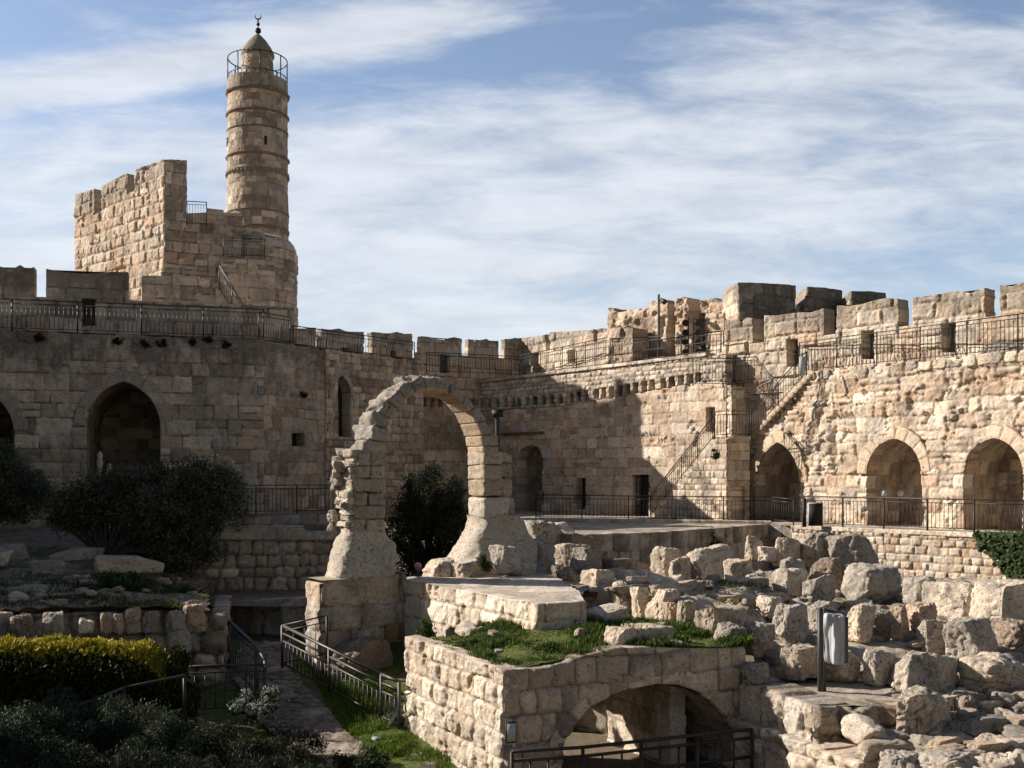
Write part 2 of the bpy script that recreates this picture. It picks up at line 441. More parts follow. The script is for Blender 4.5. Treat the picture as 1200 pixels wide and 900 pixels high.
def panel(name, pl, outline, holes, st, parent, T=0.5, res=0.04, mat=None, jag=0.0, hfun=None):
    """one sheet of real relief masonry cut to outline (uv), with holes (uv), rims run back by T"""
    o = np.array(outline); u0, v0 = o.min(0); u1, v1 = o.max(0)
    nu = max(2, int(math.ceil((u1 - u0) / res))); nv = max(2, int(math.ceil((v1 - v0) / res)))
    uu = np.linspace(u0, u1, nu + 1); vv = np.linspace(v0, v1, nv + 1)
    U, V = np.meshgrid(uu, vv, indexing='ij')
    cu = (uu[:-1] + uu[1:]) / 2; cv = (vv[:-1] + vv[1:]) / 2
    CU, CV = np.meshgrid(cu, cv, indexing='ij')
    cu_, cv_ = CU.ravel(), CV.ravel()
    if jag > 0:
        cu_ = cu_ + (fbm(CU.ravel() * 2.2, CV.ravel() * 2.2, 1, 3, 901) - 0.5) * jag * 2; cv_ = cv_ + (fbm(CU.ravel() * 2.2, CV.ravel() * 2.2, 8, 3, 902) - 0.5) * jag * 2
    keep = inside(cu_, cv_, outline)
    for hpoly in holes: keep &= ~inside(CU.ravel(), CV.ravel(), hpoly)
    keep = keep.reshape(CU.shape)
    vid = np.arange((nu + 1) * (nv + 1)).reshape(nu + 1, nv + 1)
    fi = np.stack([vid[:-1, :-1], vid[1:, :-1], vid[1:, 1:], vid[:-1, 1:]], -1)[keep]
    cnt = np.zeros((nu + 1) * (nv + 1), int); np.add.at(cnt, fi.ravel(), 1)
    used = cnt > 0; bnd = used & (cnt < 4)
    u = U.ravel().copy(); v = V.ravel().copy()
    if jag == 0: u[bnd], v[bnd] = snap(u[bnd], v[bnd], [outline] + list(holes), res * 1.2)
    remap = -np.ones(len(cnt), int); remap[used] = np.arange(used.sum())
    u = u[used]; v = v[used]; f = remap[fi]
    h, c = blocks(u, v, st)
    if hfun is not None: h = h + hfun(u, v)
    W_ = pl.W(u, v, h)
    # rims
    e = np.concatenate([f[:, [0, 1]], f[:, [1, 2]], f[:, [2, 3]], f[:, [3, 0]]])
    key = np.minimum(e[:, 0], e[:, 1]) * 10 ** 7 + np.maximum(e[:, 0], e[:, 1])
    _, ix, ct = np.unique(key, return_index=True, return_counts=True)
    be = e[ix[ct == 1]]
    fs = [f]; vs = [W_]; cs = [c]
    if T > 0 and len(be):
        bv = np.unique(be); mp = -np.ones(len(u), int); mp[bv] = np.arange(len(bv))
        n0 = len(u); steps = max(1, int(T / 0.09)); prev = None
        for k in range(1, steps + 1):
            t = T * k / steps
            jz = (fbm(u[bv] * 5, v[bv] * 5, t * 5, 3, 77) - 0.5) * 0.05
            vs.append(pl.W(u[bv], v[bv] + jz * (0 if k == steps else 1), h[bv] - t)); cs.append(c[bv] * (0.9 + 0.2 * fbm(u[bv] * 3, v[bv] * 3, t * 3, 2, 5))[:, None])
            cur = n0 + (k - 1) * len(bv)
            a = be[:, 0] if k == 1 else cur - len(bv) + mp[be[:, 0]]
            b = be[:, 1] if k == 1 else cur - len(bv) + mp[be[:, 1]]
            fs.append(np.stack([b, a, cur + mp[be[:, 0]], cur + mp[be[:, 1]]], 1))
    return mk(name, np.concatenate(vs), np.concatenate(fs), np.concatenate(cs), mat or STONE, parent)
def arch_poly(x0, x1, apex, spring, base, n=14):
    """pointed/round arch outline in uv from left foot, up and over, to right foot"""
    w = (x1 - x0) / 2; cx = (x0 + x1) / 2; r = apex - spring
    pts = [(x0, base)]
    if r >= w * 0.999:
        c = (r * r - w * w) / (2 * w); R = w + c
        a1 = math.atan2(r, c) if c > 1e-9 else math.pi / 2
        L = []
        for i in range(n + 1):
            a = a1 * i / n
            L.append((cx - (R * math.cos(a) - c), spring + R * math.sin(a)))
        pts += L + [(2 * cx - p[0], p[1]) for p in L[::-1][1:]]
    else:
        for i in range(2 * n + 1):
            a = math.pi - math.pi * i / (2 * n); pts.append((cx + w * math.cos(a), spring + r * math.sin(a)))
    pts.append((x1, base))
    return pts
def arc_len(pts):
    p = np.array(pts); d = np.linalg.norm(np.diff(p, axis=0), axis=1); return p, np.concatenate([[0], np.cumsum(d)])
def resample(pts, step):
    p, s = arc_len(pts); n = max(2, int(s[-1] / step)); t = np.linspace(0, s[-1], n + 1)
    q = np.stack([np.interp(t, s, p[:, 0]), np.interp(t, s, p[:, 1])], 1)
    tg = np.gradient(q, axis=0); tg /= np.linalg.norm(tg, axis=1)[:, None] + 1e-9
    return q, t, tg
def ring(name, pl, pts, width, st, parent, proud=0.03, res=0.03, vl=(0.28, 0.45), T=0.12):
    """voussoirs laid around an opening: pts run left foot -> over -> right foot"""
    q, t, tg = resample(pts, res); nr = max(3, int(width / res))
    nm = np.stack([-tg[:, 1], tg[:, 0]], 1)   # outward for clockwise-over path
    rr = np.linspace(0, 1, nr + 1)
    rng = np.random.RandomState(st.seed + 5)
    jt = np.cumsum(rng.uniform(vl[0], vl[1], 200)); 
    wv = rng.uniform(0.85, 1.15, 200)
    Tm, Rm = np.meshgrid(t, rr, indexing='ij')
    k = np.searchsorted(jt, Tm.ravel())
    wd = (width * wv[k])
    s2 = Style(**{**{a: getattr(st, a) for a in ('rough', 'wob', 'pal', 'mortar', 'mdark', 'var', 'stain', 'topc', 'rf')}, 'h': (99, 100), 'w': vl, 'joint': st.joint, 'bulge': st.bulge, 'edge': st.edge, 'off': st.off, 'seed': st.seed + 9})
    # block field with one single course tall as the ring: distance by hand
    jl = np.concatenate([[0], jt]); du = np.minimum(Tm.ravel() - jl[k], jl[k + 1] - Tm.ravel())
    R_ = Rm.ravel() * wd; dr = np.minimum(R_ + 0.02, wd - R_)
    d = np.minimum(du, dr); z0 = np.zeros_like(k)
    r1 = _h(k, z0, z0, st.seed + 71); r2 = _h(k, z0 + 1, z0, st.seed + 72); r4 = _h(k, z0 + 2, z0, st.seed + 73)
    kk = smooth(d, st.joint * 0.4, st.edge)
    h = proud * smooth(dr, 0, 0.03) + kk * (st.bulge + (r1 - 0.5) * 2 * st.off) + (fbm(Tm.ravel() * 5, R_ * 5, r1 * 9, 3, st.seed) - 0.5) * st.rough * 3
    pal = np.array([p[0] for p in st.pal]); w_ = np.array([p[1] for p in st.pal], float); cw = np.cumsum(w_ / w_.sum())
    col = pal[np.clip(np.searchsorted(cw, r2), 0, len(pal) - 1)] * (1 + (r4 - 0.5) * 2 * st.var)[:, None]
    jm = smooth(d, 0, st.joint * 0.8); col = np.array(st.mortar) * (1 - jm)[:, None] + col * jm[:, None]
    col = col * (0.85 + 0.3 * fbm(Tm.ravel() * 3, R_ * 3, 2, 3, 8))[:, None]
    q2 = np.repeat(q, nr + 1, 0) + np.repeat(nm, nr + 1, 0) * R_[:, None]
    v = pl.W(q2[:, 0], q2[:, 1], h)
    n = len(t); vid = np.arange(n * (nr + 1)).reshape(n, nr + 1)
    f = np.stack([vid[:-1, :-1], vid[1:, :-1], vid[1:, 1:], vid[:-1, 1:]], -1).reshape(-1, 4)
    vb = pl.W(q2[:, 0], q2[:, 1], h * 0 - T); nb = len(v)
    side = []
    for col_i in (0, nr):
        a = vid[:, col_i]; side.append(np.stack([a[:-1], a[1:], a[1:] + nb, a[:-1] + nb], 1))
    for row in (0, n - 1):
        a = vid[row, :]; side.append(np.stack([a[:-1], a[1:], a[1:] + nb, a[:-1] + nb], 1))
    return mk(name, np.concatenate([v, vb]), np.concatenate([f] + side), np.concatenate([col, col]), STONE, parent)
def reveal(name, pl, pts, depth, st, parent, res=0.05, inset=0.015, start=0.0, axis=None):
    """inner faces of an opening running back by depth"""
    q, t, tg = resample(pts, res); nm = np.stack([-tg[:, 1], tg[:, 0]], 1)
    q = q - nm * inset
    nd = max(2, int(depth / res)); dd = np.linspace(start, depth, nd + 1)
    Tm, Dm = np.meshgrid(t, dd, indexing='ij')
    h, c = blocks(Dm.ravel(), Tm.ravel(), st)
    q2 = np.repeat(q, nd + 1, 0) - np.repeat(nm, nd + 1, 0) * (h * 0.7)[:, None]
    ax = -pl.n if axis is None else np.array(axis)
    v = pl.W(q2[:, 0], q2[:, 1], 0 * h); v[:, 0] += ax[0] * Dm.ravel(); v[:, 1] += ax[1] * Dm.ravel()
    n = len(t); vid = np.arange(n * (nd + 1)).reshape(n, nd + 1)
    f = np.stack([vid[:-1, :-1], vid[:-1, 1:], vid[1:, 1:], vid[1:, :-1]], -1).reshape(-1, 4)
    return mk(name, v, f, c, STONE, parent)
def rtop(pts, seed=1, amp=.05, step=.55):
    """ragged line: adds small steps between the given points"""
    r = random.Random(seed); o = []
    for (a, b), (c, d) in zip(pts[:-1], pts[1:]):
        o.append((a, b)); n = int(abs(c - a) / step)
        for i in range(1, n):
            f_ = (i + r.uniform(-.3, .3)) / n; dz = r.uniform(-amp, amp)
            o.append((a + (c - a) * f_, b + (d - b) * f_ + o[-1][1] * 0 + (dz if i > 1 else 0))); o.append((a + (c - a) * (f_ + .02 / max(n, 1)), b + (d - b) * f_ + r.uniform(-amp, amp)))
    o.append(pts[-1]); return o
def rect(pl, x0, y0, x1, y1):
    a = pl.uv(x0, y1); b = pl.uv(x1, y1); c = pl.uv(x1, y0); d = pl.uv(x0, y0)
    return [a, b, (b[0], c[1]), (a[0], (c[1] + d[1]) / 2 * 0 + c[1])]

# ------------------------------------------------------------------ rocks
_cs = {}
def cubegrid(n):
    if n in _cs: return _cs[n]
    g = np.linspace(-1, 1, n + 1); a, b = np.meshgrid(g, g, indexing='ij'); a = a.ravel(); b = b.ravel(); o = np.ones_like(a)
    vs = []; fs = []; vid = np.arange((n + 1) ** 2).reshape(n + 1, n + 1)
    q = np.stack([vid[:-1, :-1], vid[1:, :-1], vid[1:, 1:], vid[:-1, 1:]], -1).reshape(-1, 4)
    for i, (x, y, z, fl) in enumerate(((a, b, o, 0), (a, b, -o, 1), (a, o, b, 1), (a, -o, b, 0), (o, a, b, 0), (-o, a, b, 1))):
        vs.append(np.stack([x, y, z], 1)); fs.append((q[:, ::-1] if fl else q) + i * (n + 1) ** 2)
    v = np.concatenate(vs); f = np.concatenate(fs)
    key = np.round(v * 1000).astype(int); _, ix, inv = np.unique(key, axis=0, return_index=True, return_inverse=True)
    inv = inv.ravel()
    _cs[n] = (v[ix], inv[f]); return _cs[n]
def rock_arr(size, seed, k=6.0, chops=5, amp=0.06, n=14, col=GREY, fn=None, chopd=(0.72, 1.0), lichen=0.5):
    v, f = cubegrid(n); rng = np.random.RandomState(seed)
    q = v / (np.abs(v) ** k).sum(1)[:, None] ** (1 / k)
    # warp
    q = q * (1 + (vnoise(q[:, 0] * 0.9 + seed, q[:, 1] * 0.9, q[:, 2] * 0.9, seed)[:, None] - 0.5) * 0.14)
    q[:, 0] += q[:, 2] * rng.uniform(-.14, .14); q[:, 2] += q[:, 0] * rng.uniform(-.12, .12) * (q[:, 2] > 0)
    for i in range(chops):
        d = rng.normal(size=3); d[2] = abs(d[2]) * rng.choice([1, 1, 0.3, -0.4]); d /= np.linalg.norm(d)
        s = (np.abs(d).sum()) * rng.uniform(*chopd) * 0.72
        ex = np.maximum(0, q @ d - s); q = q - ex[:, None] * d * 0.95
    q = q * np.array(size) / 2
    nn_ = q / (np.linalg.norm(q, axis=1)[:, None] + 1e-6)
    m = float(np.prod(size)) ** (1 / 3)
    fr = 2.2 / max(m, 0.15)
    dn = (fbm(q[:, 0] * fr, q[:, 1] * fr, q[:, 2] * fr, 4, seed + 3, 0.6) - 0.5) * amp * 2.0 * m
    rd = fbm(q[:, 0] * fr * 1.7, q[:, 1] * fr * 1.7, q[:, 2] * fr * 1.7, 3, seed + 9)
    dn = dn - np.exp(-((rd - 0.5) / 0.03) ** 2) * amp * 1.1 * m
    rg_ = np.abs(fbm(q[:, 0] * fr * 1.1 + 9, q[:, 1] * fr * 1.1, q[:, 2] * fr * 1.1, 4, seed + 19, 0.62) - 0.5)
    dn = dn + (0.12 - rg_) * amp * 2.0 * m
    f3_ = 5.5; dn = dn + (fbm(q[:, 0] * f3_, q[:, 1] * f3_, q[:, 2] * f3_, 3, seed + 29, 0.65) - 0.5) * 0.10
    q = q + nn_ * dn[:, None]
    cc = np.array(col) * (0.85 + 0.3 * rng.rand())
    c = cc[None] * (0.75 + 0.5 * fbm(q[:, 0] * 3, q[:, 1] * 3, q[:, 2] * 3, 3, seed + 5))[:, None]
    l = smooth(fbm(q[:, 0] * 2.2, q[:, 1] * 2.2, q[:, 2] * 2.2, 4, seed + 7), 0.5, 0.62)[:, None] * lichen
    c = c * (1 - l) + np.array([0.29, 0.26, 0.22]) * l
    return q, f, c
def rotm(rz, rx=0, ry=0):
    cz, sz = math.cos(rz), math.sin(rz); cx, sx_ = math.cos(rx), math.sin(rx); cy, sy = math.cos(ry), math.sin(ry)
    return np.array([[cz, -sz, 0], [sz, cz, 0], [0, 0, 1]]) @ np.array([[cy, 0, sy], [0, 1, 0], [-sy, 0, cy]]) @ np.array([[1, 0, 0], [0, cx, -sx_], [0, sx_, cx]])

# =================================================================== styles
BR_PAL = ((HONEY, 3), (BUFF, 3), (PALE, 2), (ORANGE, 2), (GREY, .5))
GR_PAL = (((.50, .41, .32), 3), ((0.58, 0.465, 0.355), 3), ((0.68, 0.565, 0.44), 2), ((0.50, 0.355, 0.25), 1.4), ((.31, .26, .205), 1))
S_LEFT = Style(h=(.40, .56), w=(.4, 1.15), joint=.026, bulge=.035, edge=.05, rough=.022, off=.03, wob=.016, pal=GR_PAL, mortar=(.10, .08, .06), stain=.38, skip=.12, pits=.04, mdark=.7, top=4.3, topw=1.3, seed=3)
S_LEFT2 = Style(h=(.24, .5), w=(.25, .8), joint=.03, bulge=.02, edge=.05, rough=.03, off=.02, wob=.04, pal=((BROWN, 2), (HONEY, 1.5), ((.50, .40, .30), 3), (GREY, 1)), mortar=(.27, .21, .155), stain=.4, top=4.3, topw=1.0, pits=.04, seed=5)
S_LEFT3 = Style(h=(.22, .33), w=(.22, .55), joint=.028, bulge=.035, edge=.06, rough=.02, off=.025, wob=.02, pal=((BROWN, 1.5), (HONEY, 2.5), ((.56, .44, .32), 3), (GREY, 1)), mortar=(.13, .10, .07), stain=.25, seed=7)
S_R1 = Style(h=(.36, .52), w=(.35, 1.1), joint=.018, bulge=.02, edge=.05, rough=.024, off=.02, wob=.02, pal=((HONEY, 3), (BUFF, 3), (ORANGE, 2.5), (PALE, 1)), mortar=(.33, .245, .17), mdark=.5, stain=.25, pits=.07, rf=2.5, skip=.1, seed=11)
S_BAND = Style(h=(.17, .25), w=(.2, .5), joint=.03, bulge=.035, edge=.06, rough=.02, off=.025, wob=.03, pal=((PALE, 3), (BUFF, 3), (GREY, 1.4), (HONEY, 1)), mortar=(.17, .13, .09), stain=.25, seed=13)
S_R2 = Style(h=(.32, .5), w=(.3, .95), joint=.022, bulge=.035, edge=.08, rough=.03, off=.032, wob=.04, pal=((HONEY, 3), (BUFF, 2.5), (ORANGE, 2.4), (PALE, 1.6), (GREY, .6)), mortar=(.30, .23, .16), mdark=.35, stain=.22, pits=.09, skip=.35, seed=17)
S_R2b = Style(h=(.4, .5), w=(.35, .8), joint=.02, bulge=.03, edge=.06, rough=.02, off=.02, wob=.02, pal=((HONEY, 3), (BUFF, 3), (PALE, 1.6)), mortar=(.24, .18, .12), stain=.15, seed=19)
def S_MER(top, seed, grey=.45, pal=BR_PAL):
    return Style(h=(.45, .62), w=(.55, 1.15), joint=.04, bulge=.04, edge=.07, rough=.03, off=.035, wob=.025, pal=pal, mortar=(.10, .075, .055), stain=.35, top=top, topw=grey, topc=(.25, .21, .165), pits=.03, seed=seed)
S_TER = Style(h=(.22, .27), w=(.2, .42), joint=.03, bulge=.035, edge=.05, rough=.02, off=.022, wob=.012, pal=((BUFF, 3), (PALE, 3), (HONEY, 2), ((.5, .33, .2), .8)), mortar=(.20, .15, .10), stain=.08, seed=23)
S_RUB = Style(h=(.2, .34), w=(.2, .5), joint=.05, bulge=.09, edge=.12, rough=.03, off=.05, wob=.05, pal=((GREY, 2), (BUFF, 2), (HONEY, 2), (PALE, 1)), mortar=(.14, .11, .08), stain=.3, seed=29)
S_BIG = Style(h=(.5, .66), w=(.45, 1.2), joint=.03, bulge=.05, edge=.09, rough=.03, off=.03, wob=.03, pal=((GREY, 1.5), (BUFF, 3), (HONEY, 2), (PALE, 1)), mortar=(.15, .12, .09), stain=.35, pits=.05, seed=31)
S_BRL = Style(h=(.34, .44), w=(.2, .52), joint=.022, bulge=.035, edge=.05, rough=.03, off=.02, wob=.025, pal=((PALE, 4), (BUFF, 3), (HONEY, 1)), mortar=(.30, .24, .17), stain=.25, pits=.05, rf=5, seed=37)
S_BRF = Style(h=(.3, .42), w=(.25, .6), joint=.035, bulge=.04, edge=.06, rough=.025, off=.03, wob=.03, pal=((HONEY, 2), (BUFF, 3), ((.45, .36, .28), 2), (GREY, .6)), mortar=(.20, .155, .12), stain=.12, pits=.03, rf=5, seed=41)
S_TWR = Style(h=(.45, .62), w=(.4, 1.0), joint=.028, bulge=.05, edge=.08, rough=.03, off=.035, wob=.03, pal=((HONEY, 3), (BUFF, 3), (ORANGE, 2), (PALE, 1)), mortar=(.22, .16, .11), stain=.12, top=13.6, topw=.7, topc=(.3, .25, .2), pits=.05, seed=43)
S_TWF = Style(h=(.42, .6), w=(.4, 1.0), joint=.03, bulge=.035, edge=.06, rough=.025, off=.03, wob=.02, pal=GR_PAL, mortar=(.10, .08, .065), stain=.4, skip=.15, pits=.05, seed=47)
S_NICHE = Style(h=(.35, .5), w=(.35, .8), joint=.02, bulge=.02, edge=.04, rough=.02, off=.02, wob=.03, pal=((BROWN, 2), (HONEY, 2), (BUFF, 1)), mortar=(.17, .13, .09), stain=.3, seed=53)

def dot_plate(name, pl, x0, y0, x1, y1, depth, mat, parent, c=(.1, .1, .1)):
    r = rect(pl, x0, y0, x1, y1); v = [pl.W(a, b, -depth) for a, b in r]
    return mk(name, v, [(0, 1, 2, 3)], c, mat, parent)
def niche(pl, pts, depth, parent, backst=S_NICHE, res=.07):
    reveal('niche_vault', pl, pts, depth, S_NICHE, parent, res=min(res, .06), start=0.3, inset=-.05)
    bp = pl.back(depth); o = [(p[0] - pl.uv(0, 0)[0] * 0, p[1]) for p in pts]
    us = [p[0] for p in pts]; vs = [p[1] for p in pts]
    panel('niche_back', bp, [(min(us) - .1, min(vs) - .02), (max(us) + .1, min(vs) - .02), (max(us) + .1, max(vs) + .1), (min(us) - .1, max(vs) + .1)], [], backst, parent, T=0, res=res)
def base_of(pl, px, z): 
    u, D = pl.uD(px); w = pl.W(u, z); return tuple(w)
def sheet(name, pts3, mat, parent=None, c=(.3, .25, .2), kind=None, res=None):
    v = np.array(pts3); n = len(v)
    o = mk(name, v, [np.array([[0, i, i + 1]]) for i in range(1, n - 1)], c, mat, parent)
    if kind: o['kind'] = kind
    return o
def top_cap(name, pl, u0, u1, z, depth, parent, c=(.36, .31, .25), h=0.0):
    """walkway / coping surface running back from a wall's top, slightly uneven"""
    nu = max(2, int((u1 - u0) / .12)); nd = max(2, int(depth / .12))
    U, Dd = np.meshgrid(np.linspace(u0, u1, nu + 1), np.linspace(0, depth, nd + 1), indexing='ij'); U = U.ravel(); Dd = Dd.ravel()
    hh, col = blocks(U, Dd, Style(h=(.4, .6), w=(.5, .9), joint=.02, bulge=.01, pal=((c, 1),), mortar=tuple(x * .6 for x in c), seed=61))
    v = pl.W(U, z + hh * .5, -Dd + h); vid = np.arange((nu + 1) * (nd + 1)).reshape(nu + 1, nd + 1)
    f = np.stack([vid[:-1, :-1], vid[1:, :-1], vid[1:, 1:], vid[:-1, 1:]], -1).reshape(-1, 4)
    return mk(name, v, f, col, STONE, parent)

def rail(name, label, pts, h=1.0, post_sp=1.6, bal_sp=.13, pw=.036, bw=.014, group=None, cols=(.03, .028, .027), base_gap=.1, upper=.12, mat=None, post_down=0.0, mids=()):
    pts = [np.array(p, float) for p in pts]; mat = mat or IRON; bw = min(bw, .016) if not mat is GALV and bw < .025 else bw
    t = thing(name, label, 'railing', tuple(pts[0]), group)
    tr = Acc(); posts = []; 
    for a, b in zip(pts[:-1], pts[1:]):
        L = np.linalg.norm(b - a); n = max(1, round(L / post_sp))
        for i in range(n):
            p = a + (b - a) * i / n; q = a + (b - a) * (i + 1) / n
            posts.append(p)
            ac = Acc(); Z = np.array([0, 0, 1.0])
            ac.bar(p + Z * base_gap, q + Z * base_gap, bw * 1.5, cols)
            if upper: ac.bar(p + Z * (h - upper), q + Z * (h - upper), bw * 1.4, cols)
            for mm in mids: ac.bar(p + Z * mm, q + Z * mm, bw * 1.5, cols)
            if bal_sp:
                m = max(2, int(np.linalg.norm(q - p) / bal_sp))
                for k in range(1, m):
                    r = p + (q - p) * k / m
                    ac.bar(r + Z * base_gap, r + Z * (h - upper), bw, cols)
            ac.build('baluster_panel', mat, t)
        tr.bar(a + Z * h, b + Z * h, pw, cols, d=pw * .8)
    posts.append(pts[-1])
    for p in posts:
        ac = Acc(); ac.bar(p - np.array([0, 0, post_down]), p + np.array([0, 0, h]), pw, cols); ac.build('post', mat, t)
    tr.build('top_rail', mat, t)
    return t

# =================================================================== ground
def field(name, x0, x1, y0, y1, res, ctrl, keep=None, colf=None, mat=None, amp=.08, kind='structure', power=3.0, rockamp=0.0):
    nx = int((x1 - x0) / res); ny = int((y1 - y0) / res)
    X, Y = np.meshgrid(np.linspace(x0, x1, nx + 1), np.linspace(y0, y1, ny + 1), indexing='ij'); x = X.ravel(); y = Y.ravel()
    Cc = np.array(ctrl); w = 1 / ((x[:, None] - Cc[:, 0]) ** 2 + (y[:, None] - Cc[:, 1]) ** 2 + 1e-3) ** (power / 2)
    z = (w * Cc[:, 2]).sum(1) / w.sum(1)
    z = z + (fbm(x * .9, y * .9, 0, 4, 5) - .5) * amp * 2 + (fbm(x * 5, y * 5, 0, 3, 6) - .5) * amp * .7
    if rockamp > 0:
        hb, cb = blocks(x, y, Style(h=(.2, .4), w=(.2, .5), joint=.06, bulge=rockamp, edge=.12, rough=.02, off=rockamp * .5, wob=.12, seed=71))
        m = smooth(fbm(x * .8, y * .8, 3, 3, 15), .42, .55); z = z + hb * m
    col = colf(x, y, z)
    vid = np.arange((nx + 1) * (ny + 1)).reshape(nx + 1, ny + 1)
    f = np.stack([vid[:-1, :-1], vid[1:, :-1], vid[1:, 1:], vid[:-1, 1:]], -1).reshape(-1, 4)
    if keep is not None:
        cx = x[f].mean(1); cy = y[f].mean(1); f = f[keep(cx, cy)]
    o = mk(name, np.stack([x, y, z], 1), f, col, mat or SOIL); o['kind'] = kind
    def zat(px_, py_):
        w = 1 / ((px_ - Cc[:, 0]) ** 2 + (py_ - Cc[:, 1]) ** 2 + 1e-3) ** (power / 2)
        return float((w * Cc[:, 2]).sum() / w.sum())
    return o, zat
def soilcol(x, y, z, moss=.5, base=(.33, .265, .19)):
    n = fbm(x * 1.2, y * 1.2, 0, 4, 31); n2 = fbm(x * 7, y * 7, 0, 3, 33)
    c = np.array(base)[None] * (.65 + .7 * n2)[:, None]
    m = smooth(n, .5, .62)[:, None] * moss
    g = np.array((.085, .095, .03))[None] * (.6 + .8 * n2)[:, None]
    c = c * (1 - m) + g * m
    p = smooth(fbm(x * 12, y * 12, 1, 2, 35), .62, .72)[:, None] * .7
    return c * (1 - p) + np.array((.42, .36, .29)) * p
v = [(-3000, -3000, -4.85), (3000, -3000, -4.85), (3000, 3000, -4.85), (-3000, 3000, -4.85)]
sheet('ground', v, SOIL, None, (.2, .16, .11), 'structure')
# courtyard floor near the path: grass and dirt
def courtcol(x, y, z):
    n = fbm(x * 1.5, y * 1.5, 0, 4, 41); n2 = fbm(x * 9, y * 9, 0, 3, 43)
    g = np.array((.085, .12, .02))[None] * (.6 + .8 * n2)[:, None]; s = np.array((.16, .13, .09))[None] * (.6 + .8 * n2)[:, None]
    m = smooth(n, .36, .5)[:, None]
    return s * (1 - m) + g * m
def zl0(y): return np.interp(y, [14, 16, 17.2, 19, 21.2, 23, 26, 28, 33], [-4.95, -4.8, -4.62, -4.4, -3.9, -3.65, -3.7, -4.2, -4.24])
field('courtyard_grass_ground', -8, -.6, 13, 33, .1, [(xx, yy, float(zl0(yy))) for xx in (-7.5, -6, -4.5, -3, -1.5) for yy in (13.5, 15, 16, 17.2, 18.2, 19, 20, 21.2, 22, 23, 24.5, 26, 27.5, 29.5, 32)], colf=courtcol, amp=.03)
# stone paved path
pp = [(-5.3, 22.9), (-4.85, 20.9), (-3.95, 19.2), (-2.75, 17.0), (-1.2, 14.5)]
zlawn = zl0
pa = np.array(pp); t_ = np.linspace(0, 4, 160); cx_ = np.interp(t_, range(5), pa[:, 0]); cy_ = np.interp(t_, range(5), pa[:, 1])
w_ = np.linspace(-.55, .55, 20); wx = (fbm(cy_ * 1.3, cx_ * 0, 0, 3, 4) - .5) * .4
PX_ = cx_[:, None] + w_[None] * (1 + wx[:, None]) * 1.0; PY_ = cy_[:, None] + w_[None] * .35
hh, cc = blocks(PX_.ravel(), PY_.ravel(), Style(h=(.16, .26), w=(.2, .45), joint=.05, bulge=.03, edge=.06, wob=.05, pal=(((.30, .22, .16), 2), ((.24, .19, .15), 2)), mortar=(.06, .06, .03), seed=83))
vid = np.arange(160 * 20).reshape(160, 20)
o = mk('path', np.stack([PX_.ravel(), PY_.ravel(), zlawn(PY_.ravel()) + .035 + hh], 1), np.stack([vid[:-1, :-1], vid[1:, :-1], vid[1:, 1:], vid[:-1, 1:]], -1).reshape(-1, 4), cc, STONE); o['kind'] = 'structure'

# =================================================================== left fortress wall
LW = Plane(0, 34, 308, 36.2)
ZL = 4.55
t = thing('fortress_wall', 'long grey curtain wall with pointed dark archways behind the olive trees', 'wall', base_of(LW, 150, -1.5))
uA = LW.uv(-190, 0)[0]; uB = LW.uv(309, 0)[0]
def arch_px(pl, x0, x1, ytop, yspring, zbase):
    a = pl.uv(x0, yspring); b = pl.uv(x1, yspring); c = pl.uv((x0 + x1) / 2, ytop)
    return arch_poly(a[0], b[0], c[1], (a[1] + b[1]) / 2, zbase)
aL1 = arch_px(LW, 101, 188, 447, 500, -1.5); aL0 = arch_px(LW, -70, 17, 455, 508, -1.5)
panel('wall_face', LW, [(uA, -1.9), (uB, -1.9)] + rtop([(uB, ZL), (uA, ZL)], 5, .045, .6), [aL1, aL0], S_LEFT, t, T=.4)
S_VL = Style(joint=.012, bulge=.008, edge=.02, rough=.008, off=.008, pal=(((.42, .36, .30), 3), ((.37, .31, .25), 2)), mortar=(.14, .11, .09), var=.1, seed=14)
for a in (aL1, aL0):
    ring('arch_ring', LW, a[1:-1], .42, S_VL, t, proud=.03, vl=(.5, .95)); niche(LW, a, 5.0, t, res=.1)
top_cap('coping', LW, uA, uB, ZL + .02, 2.1, t, c=(.30, .27, .23), h=.05)
LW2 = Plane(308, 36.35, 396, 39.6)
ux = LW2.uv(307, 0)[0]; uy = LW2.uv(396, 0)[0]
t2 = thing('fortress_wall', 'brownish stretch of patched rubble wall with one small square window', 'wall', base_of(LW2, 350, -1.5))
wq = rect(LW2, 342, 508, 357, 523)
panel('wall_face', LW2, [(ux, -1.9), (uy, -1.9)] + rtop([(uy, ZL), (ux, ZL)], 6, .05, .5), [wq], S_LEFT2, t2, T=.5)
dot_plate('window_shade_plate', LW2, 338, 504, 361, 527, .4, DARK, t2)  # black plate, the opening's inner shade put into its colour
top_cap('coping', LW2, ux, uy, ZL + .02, 2.0, t2, c=(.30, .27, .23), h=.05)
LW3 = Plane(389, 39.2, 480, 42.4)
t3 = thing('fortress_wall', 'shaded wall of small squared stones holding a tall narrow pointed opening', 'wall', base_of(LW3, 430, -1.5))
u3a = LW3.uv(389, 0)[0]; u3b = LW3.uv(496, 0)[0]
aS = arch_px(LW3, 389.5, 411, 440, 466, LW3.uv(400, 512)[1]); dS = rect(LW3, 388.6, 546, 407, 622)
panel('wall_face', LW3, [(u3a - .3, -1.9), (u3b, -1.9)] + rtop([(u3b, ZL), (u3a - .3, ZL)], 7, .05, .4), [aS, dS], S_LEFT3, t3, T=.5)
ring('arch_ring', LW3, aS[1:-1], .22, S_VL, t3, proud=.03, vl=(.4, .7)); dot_plate('window_shade_plate', LW3, 384, 432, 416, 516, .48, DARK, t3); dot_plate('doorway', LW3, 384, 540, 412, 622, .48, DARK, t3)
